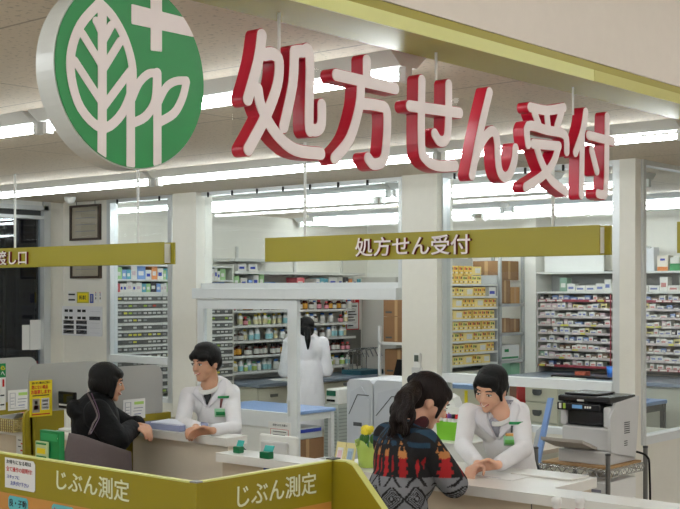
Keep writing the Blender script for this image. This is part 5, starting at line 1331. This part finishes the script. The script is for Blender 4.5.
class Fig:
    def __init__(s, name, label, x, y, yaw, skin=SKIN):
        s.f = Vector((math.cos(yaw), math.sin(yaw), 0)); s.r = Vector((math.sin(yaw), -math.cos(yaw), 0)); s.o = Vector((x, y, 0))
        s.t = thing(name, label, 'person', (x, y, 0)); s.skin = skin
    def P(s, a, b_, z): return s.o + s.r*a + s.f*b_ + Vector((0, 0, z))
    def head(s, c, yaw=0.0, pitch=0.0, roll=0.0, k=1.0):
        """yaw to the figure's left positive, pitch down positive"""
        f = Matrix.Rotation(yaw, 3, 'Z') @ s.f; r = f.cross(Vector((0, 0, 1))).normalized()
        f = Matrix.Rotation(-pitch, 3, r) @ f; u = r.cross(f).normalized()
        if roll: R_ = Matrix.Rotation(roll, 3, f); r = R_ @ r; u = R_ @ u
        s.hm = Matrix((r, f, u)).transposed(); s.hc = Vector(c); s.hk = k; return s
    def h(s, x, y, z): return s.hc + s.hm @ Vector((x*s.hk, y*s.hk, z*s.hk))
    def he(s, x, y, z, rx, ry, rz, rot=None):
        M = s.hm if rot is None else s.hm @ rot
        return ('e', s.h(x, y, z), (rx*s.hk, ry*s.hk, rz*s.hk), M)
    def head_prims(s, neck):
        h = s.h
        pr = [s.he(0, -.008, .030, .076, .094, .086), s.he(0, .022, -.015, .062, .068, .085), s.he(0, .040, -.062, .042, .042, .042), s.he(0, .066, -.090, .021, .018, .018),
              s.he(.040, .038, -.030, .028, .034, .034), s.he(-.040, .038, -.030, .028, .034, .034),
              ('c', h(0, .088, .012), h(0, .103, -.024), .0085*s.hk, .0115*s.hk), s.he(.011, .094, -.028, .008, .010, .007), s.he(-.011, .094, -.028, .008, .010, .007),
              s.he(0, .084, -.056, .020, .012, .010), s.he(0, .074, .036, .048, .016, .014),
              s.he(.074, -.006, -.008, .008, .018, .030), s.he(-.074, -.006, -.008, .008, .018, .030),
              ('c', h(0, -.018, -.04), neck, .050*s.hk, .056*s.hk)]
        return pr
    def face(s, bvh=None, smile=True, brows=True):
        o = MB(); 
        for sx in (-1, 1): o.ball(s.h(sx*.031, .082, .004), (.0135*s.hk, .008*s.hk, .0055*s.hk), EYEW, 12, 8, s.hm)
        e = o.build('eyes', parent=s.t)
        o = MB()
        for sx in (-1, 1):
            o.ball(s.h(sx*.031, .0865, .003), (.006*s.hk, .005*s.hk, .0052*s.hk), EYEB, 10, 8, s.hm)
            o.path([s.h(sx*.017, .087, .008), s.h(sx*.030, .0905, .0115), s.h(sx*.045, .083, .008)], .0022*s.hk, EYEB, n=6)
        o.build('iris', parent=e)
        if brows:
            o = MB()
            for sx in (-1, 1): o.path([s.h(sx*.015, .090, .026), s.h(sx*.030, .0905, .031), s.h(sx*.049, .080, .026)], .0032*s.hk, BROW, n=6)
            o.build('eyebrows', parent=s.t)
        o = MB(); pts = [(-.024, .080, -.050), (-.012, .092, -.0565), (0, .0955, -.058), (.012, .092, -.0565), (.024, .080, -.050)]
        if not smile: pts = [(x*.8, y, -.057) for x, y, z in pts]
        o.path([s.h(*p) for p in pts], .0034*s.hk, LIP, n=8)
        if smile: o.path([s.h(x*.7, y+.0022, z+.0005) for x, y, z in pts], .0024*s.hk, TEETH, n=8)
        o.build('mouth', parent=s.t)
    def body(s, neck, chest, pelvis, sh, el, wr, hands, legs=True, voxel=.0062):
        pr = s.head_prims(neck)
        pr += [('c', neck, chest, .058, .095), ('c', chest, pelvis, .10, .10)]
        for i in (0, 1):
            pr += [('c', chest + Vector((0, 0, .05)), sh[i], .06, .045), ('c', sh[i], el[i], .042, .034), ('c', el[i], wr[i], .033, .021)]
            if hands[i] is not None: pr += hand_prims(wr[i], *hands[i])
        if legs:
            for sx in (-1, 1):
                hip = pelvis + s.r*sx*.085; kn = s.P(sx*.09, .02, .48); an = s.P(sx*.09, -.01, .08)
                pr += [('c', hip, kn, .075, .052), ('c', kn, an, .05, .036), ('c', an + Vector((0, 0, -.035)), an + s.f*.16 + Vector((0, 0, -.045)), .034, .028)]
        return blob_object('body', pr, voxel, s.skin, s.t, 3)
    def trousers(s, pelvis, m=TROU):
        pr = [('c', pelvis + Vector((0, 0, .05)), pelvis, .12, .125)]
        for sx in (-1, 1):
            kn = s.P(sx*.09, .02, .48); an = s.P(sx*.09, -.01, .10)
            pr += [('c', pelvis + s.r*sx*.085, kn, .095, .072), ('c', kn, an, .07, .062)]
        blob_object('trousers', pr, .012, m, s.t, 3)
        for sx in (-1, 1):
            an = s.P(sx*.09, -.01, .045); blob_object('shoe', [('c', an, an + s.f*.17 - Vector((0, 0, .008)), .043, .036)], .009, BLACK, s.t, 2)

def coat(s, name, m, neck, chest, waist, hem, sh, el, wr, w=.17, dpt=.115, hemr=.2, sl=(.068, .058, .048), voxel=.008, hemz=None, flat=1.0, extra=()):
    yr = Matrix((s.r, s.f, Vector((0, 0, 1)))).transposed()
    pr = [('e', chest, (w, dpt, .19), yr), ('e', waist, (w*.94, dpt*.98, .2), yr)]
    n_ = 16
    for i in range(n_+1):
        t_ = i/n_; c = waist.lerp(hem, t_); pr.append(('e', c, (w*.95+(hemr-w*.95)*t_, dpt+(hemr*.78-dpt)*t_, .10), yr))
    for i in (0, 1):
        pr += [('c', neck - Vector((0, 0, .055)), sh[i], .052, sl[0]), ('c', chest, sh[i] - Vector((0, 0, .03)), .10, sl[0]), ('c', sh[i], el[i], sl[0], sl[1]), ('c', el[i], wr[i], sl[1], sl[2])]
    pr += list(extra)
    tb = MB()
    for q in pr:
        if q[0] == 'e': tb.ball(q[1], q[2], m, 26, 18, q[3] if len(q) > 3 else None)
    for i in (0, 1): tb.tube(neck - Vector((0, 0, .055)), sh[i], .052, m, r2=sl[0]); tb.tube(chest, sh[i] - Vector((0, 0, .03)), .10, m, r2=sl[0])
    s.torso = BVHTree.FromPolygons(tb.v, [list(f) for f in tb.f])
    return blob_object(name, pr, voxel, m, s.t, 5)

# ---------------------------------------------------------------- male pharmacist
hc = P_d(206, 363, 7.28)
s = Fig('person', 'man in a white coat and dark tie leaning over the higher counter end', hc.x + .0, hc.y + .09, -PI/2 + .26)
s.head(hc, yaw=-.22, pitch=.12, k=.97)
neck = hc + Vector((.0, .035, -.135)); chest = s.P(0, -.01, 1.185); pelvis = s.P(0, -.10, .84)
shl = [P_d(188, 395, 7.36), P_d(232, 392, 7.46)]
hr = P_d(189, 434, 6.70); hl = P_d(196, 435, 6.66); hr.z = 1.122; hl.z = 1.118
el = [P_d(182, 425, 7.14), P_d(234, 429, 7.04)]
wr = [hr + Vector((-.035, .085, .002)), hl + Vector((.085, .045, .004))]
hands = [((hr - wr[0]), Vector((.3, 0, -1)), Vector((1, 0, .3)), .7, .92), ((hl - wr[1]), Vector((0, .1, -1)), Vector((0, -.5, .5)), .6, .92)]
b = s.body(neck, chest, pelvis, shl, el, wr, hands)
s.face(); s.trousers(pelvis)
c_ = coat(s, 'white_coat', COATW, neck, chest, s.P(0, -.05, 1.0), s.P(0, -.1, .58), shl, el, [w + (e-w)*.1 for w, e in zip(wr, el)], w=.140, dpt=.112, sl=(.051, .047, .038), hemr=.18)
bv = s.torso; fr = (s.o.copy(), s.r, s.f)
zc = chest.z
drape('shirt', s.t, bv, fr, [(-.048, zc+.172), (-.040, zc+.12), (-.005, zc+.02)], [(.048, zc+.172), (.040, zc+.12), (.005, zc+.02)], WHITE, .003)
def collar_ring(s, c, m, rad=.060, th=.013, tilt=.30):
    pts = [c + s.r*(rad*math.cos(a)) + s.f*(rad*.95*math.sin(a)) + Vector((0, 0, -tilt*rad*math.sin(a))) for a in [2*PI*i/16 for i in range(17)]]
    blob_object('shirt_collar', [('c', a + Vector((0, 0, q)), b_ + Vector((0, 0, q)), th*.8, th*.8) for a, b_ in zip(pts, pts[1:]) for q in (0, .014)], .005, m, s.t, 2)
collar_ring(s, neck + Vector((0, 0, -.022)) + s.f*.012, WHITE, .060, .010, .42)
drape('tie', s.t, bv, fr, [(-.022, zc+.172), (-.013, zc+.15), (-.024, zc+.07), (-.004, zc+.022)], [(.022, zc+.172), (.013, zc+.15), (.020, zc+.07), (.004, zc+.022)], mat('dark tie', (18, 20, 26), .6), .011, 3)
LAP = clothmat('white coat lapel', (224, 222, 226), .4)
for sg in (-1, 1):
    drape('lapel', s.t, bv, fr, [(sg*.052, zc+.172), (sg*.042, zc+.12), (sg*.004, zc+.01)], [(sg*.092, zc+.160), (sg*.098, zc+.085), (sg*.012, zc+.005)], LAP, .009, 4, .005)
BADGE = mat('green badge', (150, 200, 160), .4)
drape('name_badge', s.t, bv, fr, [(-.115, zc+.0), (-.115, zc-.05)], [(-.048, zc+.0), (-.048, zc-.05)], BADGE, .010, 3, .003, 2)
drape('badge_print', s.t, bv, fr, [(-.105, zc-.018), (-.105, zc-.04)], [(-.058, zc-.018), (-.058, zc-.04)], GREENTXT, .0135, 3, .001, 2)
drape('badge_clip', s.t, bv, fr, [(-.092, zc+.06), (-.085, zc+.005)], [(-.078, zc+.06), (-.077, zc+.005)], mat('maroon clip', (110, 60, 60)), .009, 2, .003, 2)
drape('pocket_badge', s.t, bv, fr, [(-.115, zc+.075), (-.115, zc+.062)], [(-.062, zc+.075), (-.062, zc+.062)], GREENTXT, .009, 3, .002, 2)
h = s.he
blob_object('hair', [h(0, -.018, .048, .082, .096, .080), h(0, -.055, .005, .074, .055, .072), h(.060, -.012, .03, .025, .058, .050), h(-.060, -.012, .03, .025, .058, .050),
    h(0, .036, .058, .070, .060, .046), h(.035, .055, .048, .040, .040, .030), h(-.035, .055, .048, .040, .040, .030), h(0, .0, .10, .06, .07, .035),
    ('c', s.h(.066, .035, .04), s.h(.073, .025, -.012), .014, .007), ('c', s.h(-.066, .035, .04), s.h(-.073, .025, -.012), .014, .007)], .0055, HAIRB, s.t, 3)

# ---------------------------------------------------------------- female pharmacist
hc = P_d(491, 389, 6.0)
s = Fig('person', 'smiling woman in a white coat bending over the counter opposite the patterned coat', hc.x + .01, hc.y + .13, -PI/2 + .12, SKIN2)
s.head(hc, yaw=-.02, pitch=.34, roll=-.12, k=.95)
neck = hc + Vector((.02, .06, -.13)); chest = s.P(.0, .0, 1.175); pelvis = s.P(0, -.14, .88)
shl = [P_d(468, 412, 6.06), P_d(520, 411, 6.16)]
hd_ = P_d(476, 461, 5.50); hd_.z = 1.095; ho = P_d(468, 464, 5.42); ho.z = 1.085
el = [P_d(463, 446, 5.92), P_d(524, 449, 5.86)]
wr = [ho + Vector((-.02, .11, .012)), hd_ + Vector((.08, .055, .004))]
hands = [(ho - wr[0], Vector((.2, 0, -1)), Vector((1, 0, .2)), .5, .9), (hd_ - wr[1], Vector((0, .2, -1)), Vector((-.2, -.6, .6)), .65, .9)]
s.body(neck, chest, pelvis, shl, el, wr, hands); s.face(); s.trousers(pelvis)
c_ = coat(s, 'white_coat', COATW, neck, chest, s.P(0, -.05, 1.03), s.P(0, -.14, .62), shl, el, [w + (e-w)*.1 for w, e in zip(wr, el)], w=.132, dpt=.105, sl=(.049, .044, .037), hemr=.18)
bv = s.torso; fr = (s.o.copy(), s.r, s.f); zc = chest.z
collar_ring(s, neck + Vector((0, 0, -.026)) + s.f*.014, WHITE, .054, .008, .45)
STR = mat('striped blouse', (150, 150, 160), .7, noise=.6, nscale=60, stretch=(1, 1, .05))
drape('blouse', s.t, bv, fr, [(-.050, zc+.17), (-.040, zc+.11), (-.005, zc-.01)], [(.050, zc+.17), (.040, zc+.11), (.005, zc-.01)], STR, .003)
for sg in (-1, 1):
    drape('collar', s.t, bv, fr, [(sg*.045, zc+.165), (sg*.008, zc+.10)], [(sg*.062, zc+.16), (sg*.03, zc+.075)], mat('collar stripe', (205, 205, 210)), .007, 3)
    drape('lapel', s.t, bv, fr, [(sg*.052, zc+.165), (sg*.042, zc+.10), (sg*.004, zc-.02)], [(sg*.092, zc+.15), (sg*.092, zc+.06), (sg*.012, zc-.025)], LAP, .009, 4, .005)
drape('name_badge', s.t, bv, fr, [(-.105, zc+.0), (-.105, zc-.05)], [(-.035, zc+.0), (-.035, zc-.05)], BADGE, .010, 3, .003, 2)
drape('badge_print', s.t, bv, fr, [(-.096, zc-.02), (-.096, zc-.043)], [(-.044, zc-.02), (-.044, zc-.043)], mat('badge green', (110, 190, 90)), .0135, 3, .001, 2)
drape('badge_top', s.t, bv, fr, [(-.096, zc+.012), (-.096, zc-.002)], [(-.046, zc+.012), (-.046, zc-.002)], mat('badge orange', (226, 170, 90)), .012, 3, .002, 2)
drape('badge_clip', s.t, bv, fr, [(-.078, zc+.05), (-.076, zc+.015)], [(-.068, zc+.05), (-.068, zc+.015)], DKG, .009, 2, .003, 2)
drape('pocket_badge', s.t, bv, fr, [(-.112, zc+.068), (-.112, zc+.055)], [(-.058, zc+.068), (-.058, zc+.055)], GREENTXT, .009, 3, .002, 2)
h = s.he
blob_object('hair', [h(0, -.018, .048, .083, .097, .080), h(0, -.055, .0, .074, .058, .078), h(.057, -.005, .030, .028, .064, .058), h(-.057, -.005, .030, .028, .064, .058),
    h(0, .034, .064, .071, .060, .042), h(.050, .052, .040, .024, .030, .034), h(-.050, .052, .044, .024, .028, .030),
    ('c', s.h(.068, .040, .03), s.h(.073, .030, -.045), .015, .008), ('c', s.h(-.068, .040, .03), s.h(-.073, .030, -.04), .015, .008),
    ('c', s.h(0, -.10, -.01), s.h(-.02, -.115, -.09), .030, .014)], .0055, HAIRB, s.t, 3)

# ---------------------------------------------------------------- customer in black puffer coat
hc = P_d(107, 383, 6.72)
PUF = clothmat('black puffer', (9, 9, 12), .9, 22, .7); PUF.node_tree.nodes['Principled BSDF'].inputs['Specular IOR Level'].default_value = .2
s = Fig('person', 'woman with a dark bob in a black hooded puffer coat facing the male pharmacist', hc.x - .025, hc.y - .06, .98, SKIN)
s.head(hc, yaw=-.12, pitch=.14, k=.90)
neck = hc + Vector((-.03, -.05, -.14)); chest = s.P(0, .0, 1.15); pelvis = s.P(0, -.05, .85)
shl = [chest + s.r*.135 + Vector((0, 0, .08)), chest - s.r*.135 + Vector((0, 0, .08))]
hd_ = P_d(147, 432, 6.66); hd_.z = 1.128; h2 = P_d(150, 431, 6.8); h2.z = 1.125
el = [s.P(.21, .10, 1.08), s.P(-.18, .20, 1.10)]
wr = [hd_ - Vector((.10, .02, -.005)), h2 - Vector((.11, .0, -.01))]
hands = [(hd_ - wr[0], Vector((.3, .2, -1)), Vector((-.2, 1, .2)), .75, .95), (h2 - wr[1], Vector((.2, 0, -1)), Vector((.2, -1, .2)), .7, .95)]
s.body(neck, chest, pelvis, shl, el, wr, hands); s.face(smile=True); s.trousers(pelvis)
yr = Matrix((s.r, s.f, Vector((0, 0, 1)))).transposed()
hood = [('e', neck + s.f*(-.085) + Vector((0, 0, -.012)), (.125, .080, .055), yr), ('e', neck + s.r*.075 + Vector((0, 0, -.02)), (.06, .09, .045), yr), ('e', neck - s.r*.075 + Vector((0, 0, -.02)), (.06, .09, .045), yr), ('e', neck + s.f*(-.12) + Vector((0, 0, .008)), (.10, .045, .045), yr), ('e', neck + s.f*.05 + Vector((0, 0, -.03)), (.08, .05, .04), yr)]
coat(s, 'puffer_coat', PUF, neck, chest, s.P(0, -.03, .98), s.P(0, -.05, .62), shl, el, [w + (e-w)*.12 for w, e in zip(wr, el)], w=.168, dpt=.135, hemr=.20, sl=(.075, .068, .052), extra=hood)
h = s.he
blob_object('hair', [h(0, -.018, .046, .090, .104, .086), h(0, -.045, -.005, .084, .072, .080), h(.060, -.005, .005, .030, .070, .082), h(-.060, -.005, .005, .030, .070, .082),
    h(0, .040, .062, .072, .056, .042), ('c', s.h(.068, .045, .03), s.h(.070, .040, -.075), .018, .014), ('c', s.h(-.068, .045, .03), s.h(-.070, .042, -.075), .018, .014), ], .006, HAIRB, s.t, 3)
# grey tote bag
BAGM = clothmat('grey felt', (92, 80, 80), .3, 30, .9)
bp0 = P_d(66, 437, 5.9); bp1 = P_d(124, 450, 6.0)
t = thing('tote_bag', 'grey tote bag with purple edged straps on the shoulder of the black coat customer', 'bag', ((bp0.x+bp1.x)/2, (bp0.y+bp1.y)/2, .72))
tp = [P_d(69, 433, 5.96), P_d(84, 436, 5.92), P_d(103, 443, 5.92), P_d(131, 452, 6.04)]; bt_ = [P_d(54, 500, 5.88), P_d(80, 503, 5.84), P_d(104, 505, 5.84), P_d(133, 505, 5.94)]
k = MB(); nrm = (tp[0]-tp[3]).cross(Vector((0, 0, 1))).normalized()
if nrm.y > 0: nrm = -nrm
rows = []
for i in range(9):
    f_ = i/8; rows.append([a.lerp(b_, f_) + nrm*(.018 + .05*math.sin(f_*PI*.75)*(1 if 0 < j < 3 else .3)) for j, (a, b_) in enumerate(zip(tp, bt_))])
back = [[a.lerp(b_, i/8) - nrm*.02 for a, b_ in zip(tp, bt_)] for i in range(9)]
vs = [p for r_ in rows for p in r_] + [p for r_ in back for p in r_]; fs = []
for i in range(8):
    for j in range(3): a = i*4+j; fs.append((a, a+1, a+5, a+4)); c = 36+a; fs.append((c, c+4, c+5, c+1))
    fs.append((i*4, i*4+4, 36+i*4+4, 36+i*4)); fs.append((i*4+3, 36+i*4+3, 36+i*4+7, i*4+7))
for j in range(3): fs.append((32+j, 33+j, 69+j, 68+j)); fs.append((j, 36+j, 37+j, j+1))
k.add(vs, fs, BAGM, True); o = k.build('pouch', parent=t); sb = o.modifiers.new('s', 'SUBSURF'); sb.subdivision_type = 'SIMPLE'; sb.levels = 1; sb.render_levels = 1
for j, m_ in enumerate((BAGM, mat('purple edge', (84, 56, 78), .7))):
    k = MB(); a = P_d(89+j*1.5, 434, 5.92); top = P_d(98.5+j*1.2, 409, 6.2) ; b2 = P_d(97+j*2, 437, 5.92)
    sh0 = s.P(.125, -.05 + .02*j, 1.335)
    k.path(smoothline([a, P_d(93+j*3, 424, 6.20), P_d(97+j*2, 414, 6.42), sh0], 6), .005 if j == 0 else .003, m_, n=8); k.build('strap', parent=t)
# ---------------------------------------------------------------- customer in patterned coat
hc = P_d(427, 401, 5.12)
def pattern_mat():
    m = bpy.data.materials.new('geometric knit'); m.use_nodes = True
    nt = m.node_tree; b_ = nt.nodes['Principled BSDF']; b_.inputs['Roughness'].default_value = .95
    at = nt.nodes.new('ShaderNodeVertexColor'); at.layer_name = 'weave'; nt.links.new(at.outputs['Color'], b_.inputs['Base Color'])
    n = nt.nodes.new('ShaderNodeTexNoise'); n.inputs['Scale'].default_value = 14; bp = nt.nodes.new('ShaderNodeBump'); bp.inputs['Strength'].default_value = .5; bp.inputs['Distance'].default_value = .012
    nt.links.new(n.outputs['Fac'], bp.inputs['Height']); nt.links.new(bp.outputs['Normal'], b_.inputs['Normal'])
    return m
KNIT = pattern_mat()
s = Fig('person', 'woman with a brown ponytail in a colourful geometric patterned coat leaning on the counter', hc.x - .015, hc.y - .13, 1.30, SKIN2)
s.head(hc, yaw=-.35, pitch=.50, k=.95)
neck = hc + Vector((-.02, -.10, -.115)); chest = s.P(0, .0, 1.17); pelvis = s.P(0, -.10, .84)
shl = [chest + s.r*.125 + Vector((0, 0, .10)), chest - s.r*.125 + Vector((0, 0, .10))]
hd_ = P_d(456, 461, 5.32); hd_.z = 1.09; h2 = s.P(-.12, .34, 1.085)
el = [s.P(.172, .12, 1.10), s.P(-.16, .14, 1.09)]
wr = [hd_ - Vector((.04, .085, -.01)), h2 - s.f*.09]
hands = [(hd_ - wr[0], Vector((.1, .2, -1)), Vector((-1, .2, .2)), .6, .92), (h2 - wr[1], Vector((0, 0, -1)), Vector((.5, 0, 0)), .4, .92)]
s.body(neck, chest, pelvis, shl, el, wr, hands); s.face(smile=False); s.trousers(pelvis)
c_ = coat(s, 'patterned_coat', KNIT, neck, chest, s.P(0, -.05, 1.0), s.P(0, -.10, .66), shl, el, [w + (e-w)*.12 for w, e in zip(wr, el)], w=.160, dpt=.125, hemr=.20, sl=(.066, .060, .050), voxel=.0052,
          extra=[('e', neck + Vector((0, 0, -.03)) - s.f*.02, (.085, .085, .045), None)])
me = c_.data; ca = me.color_attributes.new('weave', 'FLOAT_COLOR', 'POINT')
PC = {k_: (*lin(v), 1) for k_, v in dict(k=(26, 24, 26), b=(34, 62, 84), o=(186, 124, 70), r=(168, 32, 36), g=(120, 120, 124), w=(126, 127, 132)).items()}
zt_ = 1.38
def weave(a, z):
    """a: distance around the coat in metres, z: height above the hem reference; woven colour"""
    d = zt_ - z; tri = lambda x, p: abs(((x/p) % 1) - .5)*2
    if d < .05: return 'b' if tri(a, .10) > d/.05*.8 else 'k'
    if d < .10: return 'b' if tri(a+.05, .12) > (d-.05)/.05 else 'k'
    if d < .155:
        u = tri(a, .15); v = (d-.10)/.055
        if u > 1-.38*v - .04 and not (.25 < v < .7 and u > .88 - .1*v): return 'o'
        return 'b' if (v < .35 and u < .45) else 'k'
    if d < .245:
        v = (d-.155)/.09; u = tri(a, .15); st = (int(v*6) % 2)*.12
        if u > .63 + st: return 'r' if v > .12 else 'o'
        if u < .14*(1-abs(2*v-1)) : return 'r'
        return 'k'
    if d < .285: return 'w' if abs(tri(a, .15) - (.15+.6*(d-.245)/.04)) > .13 else 'k'
    if d < .375:
        v = abs((d-.33)/.045); u = tri(a, .15)
        e = u + v*.9
        if abs(e-1.0) < .13: return 'k'
        if e < .35: return 'k' if e > .18 else 'w'
        if e < .87: return 'w' if int(e*9) % 2 else 'k'
        return 'w'
    if d < .41: return 'w' if abs(tri(a, .15) - (.75-.6*(d-.375)/.035)) > .13 else 'k'
    if d < .50:
        v = (d-.41)/.09; u = tri(a+.0, .13)
        if u > .58 + (int(v*6) % 2)*.12: return 'r'
        if u < .16*(1-abs(2*v-1)): return 'r'
        return 'k'
    if d < .56: return 'o' if tri(a+.03, .11) > (d-.50)/.06 else 'k'
    return weave(a, z + .46)
org = s.t.location; axis_a = []
data = []
for v in me.vertices:
    p = v.co + org; q = p - s.o; x = q.dot(s.r); y = q.dot(s.f)
    # sleeves use their own run, the trunk wraps around its axis
    if abs(x) > .155 and z_ is not None and p.z < 1.24: a = y*.9 + .03
    else:
        th_ = math.atan2(x, -(y + .05)); a = th_*.19
    data += list(PC[weave(a + .5*.15 + 3.0, p.z)])
ca.data.foreach_set('color', data)
h = s.he
HB = HAIRBR
pts = [s.h(0, -.085, .075), s.h(-.02, -.15, .04)]
tail = []; q0 = s.h(0, -.10, .05)
R2 = random.Random(3)
tl = smoothline([P_d(416, 384, 5.08), P_d(409, 394, 5.00), P_d(404, 408, 4.95), P_d(402, 422, 4.93), P_d(400, 436, 4.93)], 3)
for j in range(26):
    off = Vector((R2.uniform(-.045, .045), R2.uniform(-.03, .02), 0)); ph = R2.uniform(0, 6)
    st = [c + off*min(1, .25+i/5) + Vector((.007*math.sin(i*1.3+ph), .006*math.cos(i*1.1+ph), 0)) for i, c in enumerate(tl)]
    n_ = len(st) - R2.randint(0, 4)
    for i in range(n_-1): tail.append(('c', st[i], st[i+1], .0165*(1-.5*i/n_), .0165*(1-.5*(i+1)/n_)))
blob_object('hair', [h(0, -.018, .050, .084, .098, .080), h(0, -.055, -.01, .072, .055, .078), h(.0, -.05, -.07, .055, .035, .035), h(.050, .0, .035, .034, .066, .052), h(-.055, .0, .035, .032, .066, .052),
    h(0, .040, .062, .070, .056, .042), ('c', s.h(.062, .050, .04), s.h(.068, .050, -.05), .014, .007), ('c', s.h(-.066, .040, .03), s.h(-.068, .05, -.05), .016, .010)] + tail, .0055, HB, s.t, 2)
k = MB(); c0 = P_d(415, 379, 5.11); k.ball(c0, (.022, .022, .028), mat('hair tie black', (24, 22, 26), .8)); k.ball(c0 + Vector((.02, 0, .008)), (.018, .02, .018), mat('hair tie black', (24,22,26))); k.ball(c0 + Vector((-.02, 0, -.004)), (.018, .02, .02), mat('hair tie black', (24,22,26))); k.build('hair_tie', parent=s.t)
# dark red scarf at the collar
SC = mat('red scarf', (70, 20, 28), .85, noise=.6, nscale=60)
nc = neck + Vector((0, 0, .022)); ring_ = [nc + s.r*(.062*math.cos(t_)) + s.f*(.060*math.sin(t_)) + Vector((0, 0, .012*math.sin(2*t_))) for t_ in [2*PI*i/12 for i in range(13)]]
blob_object('scarf', [('c', a, b_, .026, .026) for a, b_ in zip(ring_, ring_[1:])], .006, SC, s.t, 2)
# ---------------------------------------------------------------- assistant at the back, seen from behind
hc = P_d(306, 328, 12.0)
s = Fig('person', 'woman in a white coat with a black ponytail standing at the far shelves, back turned', hc.x, hc.y, 2.45, SKIN2)
s.head(hc + Vector((0, 0, -.01)), pitch=.12, k=.98)
neck = hc + Vector((0, 0, -.15)); chest = s.P(0, 0, 1.30); pelvis = s.P(0, 0, .92)
shl = [chest + s.r*.165 + Vector((0, 0, .07)), chest - s.r*.165 + Vector((0, 0, .07))]
el = [s.P(.22, .02, 1.08), s.P(-.22, .02, 1.08)]; wr = [s.P(.16, .2, 1.06), s.P(-.16, .2, 1.06)]
hands = [(s.f, Vector((0, 0, -1)), -s.r, .5), (s.f, Vector((0, 0, -1)), s.r, .5)]
s.body(neck, chest, pelvis, shl, el, wr, hands, voxel=.008); s.face(smile=False); s.trousers(pelvis)
coat(s, 'white_coat', COATW, neck, chest, s.P(0, 0, 1.1), s.P(0, 0, .55), shl, el, [w + (e-w)*.15 for w, e in zip(wr, el)], w=.175, dpt=.12, hemr=.22, voxel=.01)
h = s.he
blob_object('hair', [h(0, -.020, .045, .086, .098, .084), h(0, -.05, -.01, .078, .060, .08), h(.055, 0, .02, .032, .066, .06), h(-.055, 0, .02, .032, .066, .06), h(0, .062, .066, .06, .03, .032),
    ('c', s.h(0, -.10, -.02), s.h(0, -.125, -.12), .034, .030), ('c', s.h(0, -.125, -.12), s.h(0, -.12, -.21), .030, .012)], .008, HAIRB, s.t, 3)
